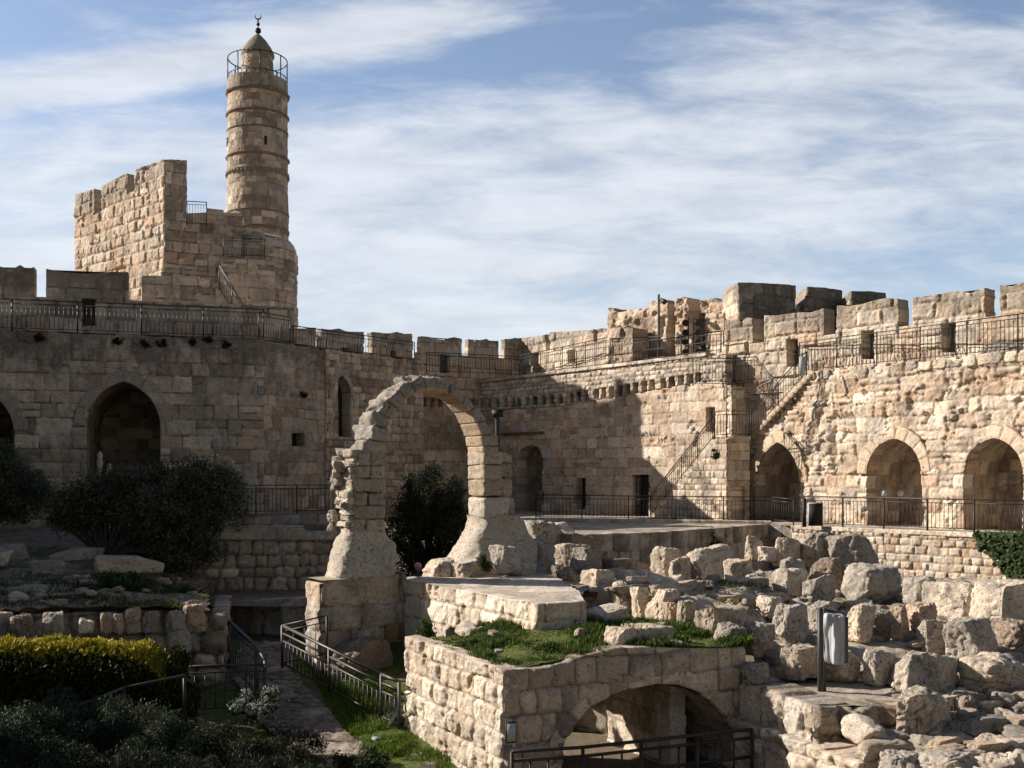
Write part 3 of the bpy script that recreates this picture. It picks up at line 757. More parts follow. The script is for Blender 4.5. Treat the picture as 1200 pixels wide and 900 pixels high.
top_cap('coping', LW3, u3a, u3b, ZL + .02, 2.0, t3, c=(.30, .27, .23), h=.05)
LW4 = Plane(455, 48.5, 550, 53.2)
t4 = thing('fortress_wall', 'dark far corner wall with a row of square beam sockets seen through the ruined arch', 'wall', base_of(LW4, 500, -1.9))
u4a = LW4.uv(440, 0)[0]; u4b = LW4.uv(552, 0)[0]
soc = [rect(LW4, x, 463, x + 5.5, 477) for x in (486, 495.5, 505, 514, 523, 532)]
panel('wall_face', LW4, [(u4a, -1.9), (u4b, -1.9), (u4b, 4.2), (u4a, 4.2)], soc, S_R1, t4, T=.35, res=.05)
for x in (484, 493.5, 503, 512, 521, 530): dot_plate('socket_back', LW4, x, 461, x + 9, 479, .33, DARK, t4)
S_low = Plane(430, 44.5, 552, 49.5)
t5 = thing('courtyard_wall', 'lower honey stone wall with grey coping seen inside the ruined arch', 'wall', base_of(S_low, 500, -1.9))
panel('wall_face', S_low, [S_low.uv(430, 640)[:1] + (-2,), S_low.uv(552, 640)[:1] + (-2,), (S_low.uv(552, 0)[0], S_low.uv(540, 528)[1]), (S_low.uv(497, 0)[0], S_low.uv(540, 528)[1]), (S_low.uv(497, 0)[0] - .02, S_low.uv(490, 511)[1]), (S_low.uv(430, 0)[0], S_low.uv(490, 511)[1])], [], S_R2b, t5, T=.6, res=.05)

# parapets along the left wall
def parapet(pl, px0, px1, ztop, zbot, merl, style, name, label, T=.6, wins=(), base=None, res=.045):
    """merl: (px0, px1, ytop_left, ytop_right); wins: px rects"""
    t = thing(name, label, 'parapet', base_of(pl, (px0 + px1) / 2, zbot))
    a = pl.uv(px0, 0)[0]; b = pl.uv(px1, 0)[0]
    pieces = []
    hs = [rect(pl, *w) for w in wins]
    lowholes = []
    for w, hpoly in zip(wins, hs):
        zt = hpoly[2][1]
        if zt < ztop: lowholes.append(hpoly)
        else: lowholes.append([(p[0], min(p[1], ztop + .5)) for p in hpoly])
    panel('parapet_base', pl, [(a, zbot), (b, zbot), (b, ztop), (a, ztop)], lowholes, style, t, T=T, res=res)
    for m in merl:
        p0 = pl.uv(m[0], m[2]); p1 = pl.uv(m[1], m[3])
        seg = [(p0[0], ztop), (p1[0], ztop), (p1[0], p1[1])]
        k = 5
        for i in range(1, k):
            f_ = i / k; seg.append((p1[0] + (p0[0] - p1[0]) * f_, p1[1] + (p0[1] - p1[1]) * f_ + random.Random(int(m[0]) * 3 + i).uniform(-.11, .06)))
        seg.append((p0[0], p0[1]))
        mh = [h_ for h_ in hs if h_[2][1] > ztop and h_[0][0] > p0[0] and h_[1][0] < p1[0]]
        panel('merlon', pl, seg, [[(q[0], max(q[1], ztop - .5)) for q in h_] for h_ in mh], style, t, T=T, res=res)
        cp = np.array([pl.W(p0[0], p0[1], .0), pl.W(p1[0], p1[1], .0), pl.W(p1[0], p1[1], -T), pl.W(p0[0], p0[1], -T)]); cp[:, 2] -= .03
        mk('merlon_top', cp, [(0, 1, 2, 3)], (.2, .18, .15), STONE, t)
    for w in wins:
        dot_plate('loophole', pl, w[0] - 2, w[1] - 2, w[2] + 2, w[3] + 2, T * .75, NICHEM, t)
    return t
NICHEM = stone_mat('recess_shade_stone', .5)  # for recess plates whose dark tint is painted shade
def NB(c=(.13, .09, .06)): return c
LP = LW.back(2.0)
parapet(LP, -190, 345, LP.uv(150, 352)[1], 4.3, [(-120, 0, 312, 312), (0, 40, 312, 313), (54, 150, 315, 319)], S_MER(LP.uv(100, 324)[1], 101, .9, GR_PAL), 'battlement', 'dark weathered battlement along the left wall walk below the tall tower', wins=[(96, 350, 112, 382)])
LP3 = Plane(345, 41.5, 492, 46.8)
parapet(LP3, 340, 494, LP3.uv(430, 414)[1], 4.3, [(346, 370, 384, 384), (377, 426, 385, 389), (436, 483, 389, 391)], S_MER(LP3.uv(430, 396)[1], 103, .6, GR_PAL), 'battlement', 'middle battlement with three dark blocky merlons to the right of the minaret', T=.35, wins=[(400, 408, 409, 420), (457, 411, 465, 420)])
RP0 = Plane(489, 50, 611, 53.5)
parapet(RP0, 489, 611, RP0.uv(550, 417)[1], 3.6, [(493, 541, 394, 397), (549, 584, 397, 399), (592, 611, 397, 396)], S_MER(RP0.uv(550, 398)[1], 105, .4), 'battlement', 'far corner battlement half in shadow above the ruined arch', T=.35, wins=[(515, 416, 527, 437)])
RP1 = Plane(611, 53.5, 718, 46.8)
parapet(RP1, 611, 722, RP1.uv(660, 408)[1], 3.4, [(611, 640, 396, 392), (645, 697, 389, 386), (701, 722, 386, 383)], S_MER(RP1.uv(660, 395)[1], 107, .6), 'battlement', 'sunlit far battlement running down to the broken vaults', wins=[(623, 413, 632, 429), (666, 409, 675, 425)])

# =================================================================== the tall tower
t = thing('tower', 'tall square tower stub with ragged sunlit west face beside the minaret', 'tower', tuple(P(193, 400, 44)))
KT = 1.10
TL = Plane(88, 49.3 * KT, 193, 44 * KT)
out = poly_uv(TL, [(88, 420), (193, 420), (193, 187), (159, 199), (159, 224), (150, 228), (150, 203), (120, 217), (120, 248), (111, 253), (111, 221), (88, 228)])
panel('west_face', TL, out, [], S_TWR, t, T=.45, res=.045)
TF = Plane(193, 44 * KT, 219, 44.5 * KT)
panel('end_face', TF, poly_uv(TF, [(193, 420), (219, 420), (219, 188), (205, 187), (193, 187)]), [], S_TWF, t, T=.3, res=.045)
TB = Plane(212, 44.4 * KT, 284, 45.4 * KT)
panel('south_face', TB, poly_uv(TB, [(205, 420), (284, 420), (284, 250), (262, 249), (262, 246), (243, 244), (242, 249), (219, 250), (205, 250)]), [], S_TWF, t, T=1.2, res=.045)
TC = Plane(205, 43.2, 262, 43.8)
TD = Plane(258, 43.9 * KT, 335, 45.0 * KT)
panel('front_block', TD, poly_uv(TD, [(258, 420), (322, 420), (322, 306), (300, 304), (258, 303)]), [], S_TWF, t, T=1.5, res=.045)
TE = Plane(166, 41.8, 262, 42.8)
panel('low_block', TE, poly_uv(TE, [(166, 420), (262, 420), (262, 330), (215, 323), (166, 323)]), [], S_TWF, t, T=1.5, res=.05)
def wedge(name, pl, px, y0, y1, depth, st, parent):
    """a return face running straight back from pl at column px, seen from the left"""
    u, D = pl.uD(px); a = pl.W(u, 0)[:2]; b = a - pl.n * depth
    q = Plane.__new__(Plane); q.a = b; q.d = (a - b) / depth; q.L = depth; q.n = np.array([q.d[1], -q.d[0]]) * 1.0
    if q.n @ (-a) < 0: q.n = -q.n
    z0 = -(y1 - HY) / F * D; z1 = -(y0 - HY) / F * D
    return panel(name, q, [(0, z0), (depth, z0), (depth, z1), (0, z1)], [], st, parent, T=.05, res=.06)
# =================================================================== minaret
MD = 58.5
MC = P(302, 555, MD); MR = 34.5 / F * MD
def zc(y): return -(y - HY) / F * MD
tm = thing('minaret', 'tall round stone minaret with ringed shaft, domed cap and crescent finial', 'minaret', (MC[0], MC[1], 4.5))
def drum(name, cx, cy, prof, st, parent, res=.045, capc=None):
    zs = np.arange(prof[0][1], prof[-1][1] + res, res); zz = [p[1] for p in prof]; rr = np.interp(zs, zz, [p[0] for p in prof])
    R0 = max(p[0] for p in prof); n = int(2 * np.pi * R0 / res); th = np.linspace(0, 2 * np.pi, n + 1)
    Tm, Zm = np.meshgrid(th, zs, indexing='ij'); rr_ = np.tile(rr, n + 1)
    h, c = blocks(Tm.ravel() * R0, Zm.ravel(), st)
    w = smooth(np.abs(Tm.ravel() - np.pi), np.pi, np.pi - .15); h = h * w
    r = rr_ + h; v = np.stack([cx + r * np.cos(Tm.ravel() + np.pi / 2), cy + r * np.sin(Tm.ravel() + np.pi / 2), Zm.ravel()], 1)
    vid = np.arange((n + 1) * len(zs)).reshape(n + 1, len(zs))
    return mk(name, v, np.stack([vid[:-1, :-1], vid[1:, :-1], vid[1:, 1:], vid[:-1, 1:]], -1).reshape(-1, 4), c, STONE, parent)
M_PAL = ((BROWN, 1.2), ((.42, .33, .25), 3), (HONEY, 2), (PALE, 1.6), (GREY, 1))
S_MIN = Style(h=(.3, .42), w=(.3, .6), joint=.015, bulge=.012, edge=.03, rough=.012, off=.012, wob=.012, pal=M_PAL, mortar=(.2, .15, .11), stain=.45, pits=.02, seed=59)
S_MIN2 = Style(h=(.9, 1.0), w=(.4, .55), joint=.02, bulge=.012, edge=.03, rough=.012, off=.012, wob=.01, pal=((GREY, 2), ((.42, .35, .27), 3)), mortar=(.17, .13, .10), stain=.3, seed=60)
drum('shaft', MC[0], MC[1], [(MR * 1.02, 4), (MR * 1.02, zc(253)), (MR * .995, zc(206)), (MR * .985, zc(113))], S_MIN, tm)
drum('balcony_parapet', MC[0], MC[1], [(MR * 1.0, zc(113)), (MR * .99, zc(97))], S_MIN2, tm)
vv, ff, cc = lathe([(0, zc(98)), (MR * .98, zc(98))], MC[0], MC[1], 48, (.3, .26, .2)); mk('balcony_floor', vv, ff, cc, STONE, tm)
for y, r, hh_ in ((113, 1.07, .16), (138, 1.06, .13), (157, 1.03, .1), (188, 1.06, .13), (206, 1.06, .2), (253, 1.05, .13), (273, 1.05, .3)):
    z = zc(y); R_ = MR * r
    vv, ff, cc = lathe([(MR * .97, z - hh_ / 2 - .05), (R_ * .985, z - hh_ * .3), (R_, z), (R_, z + hh_ * .35), (MR * .97, z + hh_ / 2)], MC[0], MC[1], 64, (.22, .17, .125) if y != 206 else (.3, .24, .18))
    rw = (fbm(vv[:, 0] * 4, vv[:, 1] * 4, vv[:, 2] * 4, 3, 3) - .5) * .06; vv[:, 0] += (vv[:, 0] - MC[0]) * rw; vv[:, 1] += (vv[:, 1] - MC[1]) * rw
    mk('string_course', vv, ff, cc, STONE, tm)
ac = Acc()
for k in range(44):
    a = k / 44 * 2 * np.pi; p = np.array([MC[0] + MR * 1.03 * math.cos(a), MC[1] + MR * 1.03 * math.sin(a), zc(206) - .16]); ac.bar(p, p + np.array([0, 0, .13]), .09, (.36, .29, .22))
ac.build('dentil_band', STONE, tm)
CR = MR * .52
drum('cap_drum', MC[0], MC[1], [(CR, zc(98)), (CR, zc(67))], S_MIN, tm, res=.04)
vv, ff, cc = lathe([(CR * 1.0, zc(68)), (CR * 1.08, zc(66)), (CR * 1.04, zc(62)), (CR * .86, zc(56)), (CR * .55, zc(48)), (CR * .28, zc(43)), (CR * .06, zc(39.5))], MC[0], MC[1], 40, (.27, .23, .18)); mk('cap', vv, ff, cc * (.7 + .6 * fbm(vv[:, 0] * 3, vv[:, 1] * 3, vv[:, 2] * 2, 3, 4))[:, None], STONE, tm)
fin = Acc(); fx = MC[0] + .02
fin.tube((fx, MC[1], zc(42)), (fx, MC[1], zc(23)), .03, .02, (.03, .03, .03))
for y, r in ((36, .17), (28.5, .1), (25, .05)):
    vv, ff, cc = lathe([(r * math.sin(a), zc(y) - r * math.cos(a)) for a in np.linspace(0.02, math.pi - .02, 9)], fx, MC[1], 14, (.03, .03, .03)); fin.add(vv, ff, cc)
fo = fin.build('finial', DARK, tm)
cr = Acc(); rc = .17
for k in range(14):
    a0 = math.radians(-215 + 250 * k / 14); a1 = math.radians(-215 + 250 * (k + 1) / 14)
    wd = .055 * math.sin(math.pi * (k + .5) / 14) + .01
    cr.bar((fx + rc * math.cos(a0), MC[1], zc(23) + .19 + rc * math.sin(a0)), (fx + rc * math.cos(a1), MC[1], zc(23) + .19 + rc * math.sin(a1)), wd, (.03, .03, .03), up=(0, 1, 0))
cr.build('crescent', DARK, fo, loc=None)
br = Acc(); RR_ = MR * .985
for k in range(40):
    a0 = 2 * np.pi * k / 40; a1 = 2 * np.pi * (k + 1) / 40
    q = lambda a, z: (MC[0] + RR_ * math.cos(a), MC[1] + RR_ * math.sin(a), z)
    br.bar(q(a0, zc(71)), q(a1, zc(71)), .045, (.04, .04, .045)); br.bar(q(a0, zc(92)), q(a1, zc(92)), .035, (.04, .04, .045))
    br.bar(q(a0, zc(98)), q(a0, zc(92)), .025, (.04, .04, .045))
    if k % 5 == 2: br.bar(q(a0, zc(98)), q(a0, zc(71)), .05, (.04, .04, .045))
br.build('balcony_railing', IRON, tm)
for px, y0, y1 in ((270.5, 166, 176), (318.5, 169, 179)):
    sl = Acc()
    a = math.asin((px - 302) / 34.5); x = MC[0] + MR * .99 * math.sin(a); y = MC[1] - MR * .99 * math.cos(a)
    sl.bar((x, y, zc(y1)), (x, y, zc(y0)), .13, (.01, .01, .01)); sl.build('slit_window', DARK, tm)
DD_ = 52.0
DC = P(300, 555, DD_); DR = 47 / F * DD_
def zd(y): return -(y - HY) / F * DD_
drum('round_base', DC[0], DC[1], [(DR, 4.3), (DR, zd(300)), (DR * .96, zd(291)), (DR * .85, zd(283)), (DR * .6, zd(278))], Style(**{**{k_: v_ for k_, v_ in S_TWF.__dict__.items() if k_ not in ('locals', 's')}, 'seed': 62}), tm)

# =================================================================== socket wall (long sunlit wall in the middle)
RW1 = Plane(545, 53, 832, 41)
t = thing('fortress_wall', 'long sunlit honey stone wall with a row of beam sockets, diagonal shadow across it', 'wall', base_of(RW1, 700, -1.8))
ua = RW1.uv(545, 0)[0]; ub = RW1.uv(852, 0)[0]
aD = arch_px(RW1, 606.5, 636, 522, 537, -1.8); w1 = rect(RW1, 674, 560, 686.5, 597); w2 = rect(RW1, 741, 556, 760.5, 612)
w2 = [(p[0], max(p[1], -1.79)) for p in w2]; w3 = rect(RW1, 828, 477, 838, 506)
zb = lambda px: RW1.uv(px, 480 - (px - 600) * .162)[1]
low = [(ua, -1.9), (ub, -1.9), (ub, RW1.uv(835, 449)[1]), (RW1.uv(830, 0)[0], RW1.uv(830, 446)[1]), (RW1.uv(740, 0)[0], RW1.uv(740, 462)[1]), (RW1.uv(650, 0)[0], RW1.uv(650, 477)[1]), (ua, RW1.uv(548, 482)[1])]
panel('wall_face', RW1, low, [aD, w1, w2, w3], S_R1, t, T=.6)
band = [(ua, RW1.uv(548, 481.7)[1]), (RW1.uv(650, 0)[0], RW1.uv(650, 476.7)[1]), (RW1.uv(740, 0)[0], RW1.uv(740, 461.7)[1]), (RW1.uv(830, 0)[0], RW1.uv(830, 445.7)[1]), (ub, RW1.uv(835, 448.7)[1]), (ub, 4.5), (RW1.uv(830, 0)[0], 4.5), (ua, 4.38)]
socks = []; xs = list(np.linspace(553, 600, 6)) + list(np.linspace(606, 655, 6)) + [668, 676.5, 685] + [697, 705.5, 714.5, 724, 733, 742.5] + [753, 762, 775, 785, 795.5, 806, 816]
for i, x in enumerate(xs):
    w = 4.2 + (x - 550) / 270 * 3.2; hgt = 10 + (x - 550) / 270 * 4; yc = 471.5 if x < 600 else 471.5 - (x - 600) * .162 + 0 
    yc = float(np.interp(x, [550, 606, 660, 745, 830], [473, 471, 467, 454, 441])); socks.append((x, yc - hgt / 2, x + w, yc + hgt / 2))
panel('socket_band', RW1, band, [rect(RW1, *s_) for s_ in socks], S_BAND, t, T=.42, res=.035, hfun=lambda u, v: 0 * u + .03)
for s_ in socks: dot_plate('socket_back', RW1, s_[0] - 2, s_[1] - 3, s_[2] + 2, s_[3] + 3, .36, NICHEM, t, (.10, .07, .045))  # shade of the sockets put into the plate colour
top_cap('wall_walk', RW1, ua, ub, 4.5, 2.4, t, h=.06)
cop = Acc(); random.seed(4)
u = ua
S_COP = Style(h=(.2, .22), w=(.5, .9), joint=.02, bulge=.03, pal=((PALE, 2), (GREY, 2)), stain=.3, seed=88)
panel('coping', RW1, [(ua, 4.40), (RW1.uv(830, 0)[0], 4.52), (RW1.uv(830, 0)[0], 4.66), (ua, 4.54)], [], S_COP, t, T=.5, hfun=lambda u, v: 0 * u + .09)
niche(RW1, aD, 1.3, t); q = reveal
dot_plate('door', RW1, 612, 553, 626, 606, 1.25, DARK, t, (.02, .02, .02))
dot_plate('window_shade_plate', RW1, 670, 556, 690, 600, .45, DARK, t)
o = dot_plate('door', RW1, 736, 552, 766, 613, .5, DARK, t)
gr = Acc()
for k in range(5):
    x = 743 + k * 4; gr.bar(RW1.W(*RW1.uv(x, 557), -.15), RW1.W(*RW1.uv(x, 611), -.15), .03, (.02, .02, .02))
for k in range(7):
    y = 560 + k * 8; gr.bar(RW1.W(*RW1.uv(741, y), -.15), RW1.W(*RW1.uv(760, y), -.15), .03, (.02, .02, .02))
gr.build('door_grille', IRON, o)
dot_plate('doorway', RW1, 824, 473, 842, 508, .5, DARK, t)
ban = Acc(); rb = random.Random(3)
for k in range(7):
    y = 480 + k * 3.4; p = RW1.W(*RW1.uv(833 + rb.uniform(-1.5, 2), y), -.25); ban.bar(p, p - np.array([rb.uniform(-.03, .03), 0, .13]), .1, (.3, .33, .38))
o = ban.build('hanging_cloth', CLOTH); tagp(o, 'pale crumpled cloth hanging in the small dark stair doorway', 'cloth')
# plastered lintel over the arched doorway
lt = Acc(); p = RW1.W(*RW1.uv(590, 509), .1); q_ = RW1.W(*RW1.uv(638, 507), .1); lt.bar(p, q_, .12, (.13, .1, .08)); lt.build('lintel_ledge', STONE, t)

# ruined vaults above the socket wall
RV = Plane(712, 47.2, 850, 42.3)
tv = thing('ruined_vault', 'broken vaulted rooms with ragged tops and a gap of sky on the wall walk', 'ruin', base_of(RV, 780, 4.6))
S_RV = Style(h=(.35, .6), w=(.4, 1.1), joint=.02, bulge=.03, edge=.1, rough=.04, off=.04, wob=.08, pal=((ORANGE, 3), (HONEY, 3), (BUFF, 2), (BROWN, 1)), mortar=(.30, .20, .13), mdark=.3, stain=.2, pits=.2, seed=91)
RVa = poly_uv(RV, [(712, 450), (783, 450), (784, 440), (781, 405), (784, 375), (785, 357), (776, 352), (768, 354), (764, 353), (757, 359), (740, 362), (724, 365), (718, 361), (712, 361)])
panel('broken_wall', RV, RVa, [], S_RV, tv, T=1.2, res=.045, jag=.08, hfun=lambda u, v: (fbm(u * .8, v * .8, 4, 3, 55) - .5) * .5)
RVc = RV.back(1.6)
panel('broken_wall', RVc, poly_uv(RVc, [(758, 450), (783, 450), (781, 400), (784, 362), (776, 358), (758, 360)]), [], S_RV, tv, T=.5, res=.05, jag=.1)
panel('broken_wall', RVc, poly_uv(RVc, [(788, 450), (852, 450), (852, 351), (836, 349), (822, 352), (816, 356), (808, 352), (796, 349), (792, 352), (792, 395), (791, 420)]), [], S_RV, tv, T=1.0, res=.05, jag=.08, hfun=lambda u, v: (fbm(u * .8, v * .8, 4, 3, 56) - .5) * .4)
RVd = RV.back(.5)
panel('front_pillar', RVd, poly_uv(RVd, [(827, 450), (849, 450), (849, 366), (843, 369), (836, 366), (827, 369)]), [], S_MER(99, 93), tv, T=.8, res=.045)
panel('front_pillar', RV, poly_uv(RV, [(792, 450), (806, 450), (806, 349), (797, 348), (791, 352)]), [], S_RV, tv, T=.8, res=.045, jag=.05)
RVb = RV.back(-1.0)
panel('low_face', RVb, poly_uv(RVb, [(712, 460), (742, 460), (742, 384), (716, 383), (712, 384)]), [], S_RV, tv, T=.9, res=.045, jag=.06)
for (a, b, y0) in ((735, 760, 424), (760, 772, 432)):
    pass
# arrow block tower at the right end of the ruins
def boxtower(name, label, pxl, Dl, pxc, Dc, pxr, Dr, ytl, ytr, ybot, st_l, st_r):
    tt = thing(name, label, 'battlement block', tuple(P(pxc, ybot, Dc)))
    a = Plane(pxl, Dl, pxc, Dc); b = Plane(pxc, Dc, pxr, Dr)
    zt = -(ytl - HY) / F * Dc; zt2 = -(ytr - HY) / F * Dr; zb_ = -(ybot - HY) / F * Dc
    panel('lit_face', a, [(0, zb_), (a.L, zb_), (a.L, zt), (a.L * .5, zt + .02), (0, zt - .02)], [], st_l, tt, T=.1, res=.045)
    panel('front_face', b, [(0, zb_), (b.L, zb_), (b.L, zt2), (b.L * .5, (zt + zt2) / 2 + .03), (0, zt)], [], st_r, tt, T=.1, res=.045)
    c0 = a.W(0, zt - .04); c1 = a.W(a.L, zt - .04); c2 = b.W(b.L, zt2 - .04); c3 = c0 + (c2 - c1)
    mk('top', [c0, c1, c2, c3], [(0, 1, 2, 3)], (.22, .2, .17), STONE, tt)
    c4 = c3.copy(); bl = [c0, c3, c2]; 
    mk('back_face', [c0, c3, c3 - (0, 0, zt - zb_), c0 - (0, 0, zt - zb_), c2, c2 - (0, 0, zt - zb_)], [(0, 1, 2, 3), (1, 4, 5, 2)], (.3, .26, .2), STONE, tt)
    return tt
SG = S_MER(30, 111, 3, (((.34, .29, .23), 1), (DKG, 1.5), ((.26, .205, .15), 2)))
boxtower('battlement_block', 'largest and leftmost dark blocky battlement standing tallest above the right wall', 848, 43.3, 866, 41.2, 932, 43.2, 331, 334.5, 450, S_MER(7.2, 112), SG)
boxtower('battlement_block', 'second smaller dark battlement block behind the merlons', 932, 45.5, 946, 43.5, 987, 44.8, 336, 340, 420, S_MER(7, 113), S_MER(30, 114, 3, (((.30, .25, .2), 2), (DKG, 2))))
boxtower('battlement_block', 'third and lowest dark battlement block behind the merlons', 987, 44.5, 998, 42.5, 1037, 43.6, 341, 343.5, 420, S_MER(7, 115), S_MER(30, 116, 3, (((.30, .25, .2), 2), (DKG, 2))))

# right parapet
RP = Plane(866, 40.7, 1200, 32.5)
zE = 4.9
S_RP = S_MER(5.7, 121, .8)
parapet(RP, 846, 1330, zE, 3.0, [(850, 883, 375, 373), (896, 966, 369.5, 361), (981, 1053, 358, 350), (1070, 1155, 348, 337.5), (1172, 1250, 334, 325), (1268, 1330, 320, 315)], S_RP, 'battlement', 'long sunlit right battlement with four merlons and dark loopholes', T=.65,
        wins=[(923, 397, 936.5, 430), (1010, 387, 1025, 421), (1104, 377, 1120.5, 413)], res=.035)

# lower right wall with three arches
RW2 = Plane(885, 40.25, 1177, 32.0)
t = thing('fortress_wall', 'rough sunlit right wall with three pointed arched niches behind the railing', 'wall', base_of(RW2, 1050, -1.8))
ua = RW2.uv(852, 0)[0]; ub = RW2.uv(1330, 0)[0]; ZT = 3.52
ars = [arch_px(RW2, 887, 938, 518, 565, -1.75), arch_px(RW2, 1016, 1081, 514, 556, -1.75), arch_px(RW2, 1131, 1200, 513, 556, -1.75)]
panel('wall_face', RW2, [(ua, -1.9), (ub, -1.9)] + rtop([(ub, ZT), (RW2.uv(1180, 0)[0], ZT + .05), (RW2.uv(950, 0)[0], ZT + .1), (RW2.uv(915, 0)[0], ZT - .25)], 8, .06) + [(RW2.uv(897, 0)[0], 3.05), (ua, 3.05)], ars, S_R2, t, T=.5, res=.033,
      hfun=lambda u, v: (fbm(u * .7, v * .7, 3, 3, 66) - .5) * .25 - smooth(1 - np.abs(u - RW2.uv(988, 0)[0]) / .8, 0, .5) * smooth(1 - np.abs(v - 1.1) / 1.1, 0, .3) * .22 + smooth(v, 2.9, 3.3) * .06)
S_VR = Style(joint=.02, bulge=.02, edge=.04, rough=.02, off=.015, pal=((HONEY, 3), (BUFF, 3), (ORANGE, 1)), mortar=(.25, .18, .12), var=.12, seed=24)
for a in ars:
    ring('arch_ring', RW2, a[1:-1], .4, S_VR, t, proud=.05, vl=(.28, .45)); niche(RW2, a, 1.9, t, res=.06)
top_cap('wall_walk', RW2, RW2.uv(905, 0)[0], ub, ZT + .06, 1.6, t, h=.05)
# coping stones of the walk: big irregular blocks standing on the wall edge
for i, x in enumerate(range(950, 1215, 17)):
    u0 = RW2.uv(x, 0)[0]; q, f, c = rock_arr((.5, .42, .34), 300 + i, 9, 3, .06, 10, (BUFF, GREY, PALE)[i % 3], lichen=.3)
    an = math.atan2(RW2.d[1], RW2.d[0]); mk('coping_stone', q @ rotm(an).T + RW2.W(u0, ZT - .04, -.08), f, c, ROCK, t)
niche_lamps = Acc()

# =================================================================== stair turret
t = thing('stair_turret', 'small stone stair turret with landings and steps against the sunlit wall', 'turret', tuple(P(852, 612, 38.8)))
FA = Plane(762, 42.4, 852, 38.9); FB = Plane(852, 38.9, 878, 39.3)
S_ST = Style(h=(.2, .3), w=(.2, .5), joint=.03, bulge=.035, edge=.05, rough=.02, off=.02, wob=.02, pal=((PALE, 3), (BUFF, 3), (HONEY, 1.5)), mortar=(.22, .17, .12), stain=.1, seed=131)
S_ST2 = Style(h=(.25, .4), w=(.25, .5), joint=.025, bulge=.025, edge=.04, rough=.02, off=.02, wob=.02, pal=((GREY, 1), (BUFF, 2), (HONEY, 2)), mortar=(.17, .13, .1), stain=.3, seed=133)
st = [(766, 613), (852, 613), (852, 512), (838, 512)]
xs_ = np.linspace(838, 768, 14); ys_ = np.linspace(514, 604, 14)
for i in range(13): st += [(xs_[i], ys_[i + 1] - 2), (xs_[i + 1], ys_[i + 1] - 2)]
panel('stair_flank', FA, [(p[0], max(p[1], -1.85)) for p in poly_uv(FA, st)], [], S_ST, t, T=1.0, res=.033)
dd = rect(FB, 857, 570, 873, 612)
panel('landing_block', FB, poly_uv(FB, [(852, 614), (878, 614), (878, 512), (852, 512)]), [dd], S_ST2, t, T=.6, res=.035)
o = dot_plate('door', FB, 854, 566, 876, 613, .3, REDDOOR, t)
ld = [FA.W(*FA.uv(838, 512), 0.04), FA.W(FA.L, FA.uv(852, 512)[1], .04), FB.W(FB.L, FA.uv(852, 512)[1], .04), FB.W(FB.L, FA.uv(852, 512)[1], -2.5), FA.W(FA.uv(838, 0)[0], FA.uv(852, 512)[1], -2)]
sheet('landing', ld, STONE, t, (.45, .38, .3)); 
lb = Acc(); lb.bar(FB.W(0, FA.uv(852, 512)[1] - .04, .02), FB.W(FB.L, FA.uv(852, 512)[1] - .04, .02), .16, (.5, .42, .33)); lb.build('landing_edge', STONE, t)
GA = Plane(838, 41.2, 858, 40.1); GB = Plane(858, 40.1, 881, 40.6)
panel('upper_flank', GA, poly_uv(GA, [(824, 514), (858, 514), (858, 452), (824, 450)]), [], S_ST, t, T=.2, res=.035)
panel('upper_block', GB, poly_uv(GB, [(858, 514), (882, 514), (882, 454), (858, 452)]), [], S_ST2, t, T=.2, res=.035)
sheet('upper_landing', [GA.W(*GA.uv(815, 452), 0), GA.W(GA.L, GA.uv(858, 452)[1], 0), GB.W(GB.L, GA.uv(858, 452)[1], 0), GB.W(GB.L, GA.uv(858, 452)[1], -3), GA.W(*GA.uv(815, 452), -3)], STONE, t, (.45, .38, .3))
# second flight rising along the right wall
SF = RW2.back(-.14)
st = [(876, 513), (894, 500), (955, 438), (955, 446), (905, 500), (893, 513)]
stp = Acc(); 
for i in range(14):
    f_ = i / 14; x = 878 + (950 - 878) * f_; y = 512 - (512 - 436) * f_
    p = SF.W(*SF.uv(x, y), -.1); q_ = SF.W(*SF.uv(x + 6.4, y), -.1); stp.bar(p, q_, .2, (.40, .31, .22), d=.2, up=(0, 0, 1))
stp.build('steps', STONE, t)


# =================================================================== terraces
ZTR = -1.75
def PT(px, D, z): return ((px - 600) / F * D, D, z)
TE1 = Plane(930, 35.8, 1200, 30.2)
terr = [PT(700, 30.4, ZTR), PT(775, 31.5, ZTR), PT(850, 34.2, ZTR), PT(900, 36.6, ZTR), tuple(TE1.W(TE1.uv(930, 0)[0], ZTR)), tuple(TE1.W(TE1.uv(1330, 0)[0], ZTR)), (30, 30, ZTR), (20, 46, ZTR), (-4, 58, ZTR), (-6, 52, ZTR), (-2.4, 36, ZTR), PT(570, 34, ZTR)]
def terr_field():
    poly = [(p[0], p[1]) for p in terr]
    def keep(x, y): return inside(x, y, poly)
    def colf(x, y, z):
        h, c = blocks(x, y, Style(h=(.4, .6), w=(.4, .8), joint=.03, bulge=.0, pal=(((.50, .43, .34), 2), ((.44, .37, .29), 2)), mortar=(.3, .25, .19), wob=.03, seed=141)); return c
    return field('terrace_paving', -6, 30, 30, 58, .1, [(0, 40, ZTR), (10, 40, ZTR)], keep, colf, STONE, amp=.015)
terr_field()
t = thing('retaining_wall', 'pale retaining wall of small neat stones under the right railing, ivy at its end', 'wall', tuple(TE1.W(TE1.uv(1060, 0)[0], -5)))
a = TE1.uv(928, 0)[0]; b = TE1.uv(1340, 0)[0]
panel('wall_face', TE1, [(a, -4.9), (b, -4.9), (b, ZTR - .12), (a, ZTR - .12)], [], S_TER, t, T=.3, res=.03)
panel('coping', TE1, [(a, ZTR - .12), (b, ZTR - .12), (b, ZTR + .02), (a, ZTR + .02)], [], Style(h=(3, 4), w=(.8, 1.4), joint=.012, bulge=.01, pal=((PALE, 1), (BUFF, 1)), stain=.05, seed=143), t, T=.45, hfun=lambda u, v: 0 * u + .05)
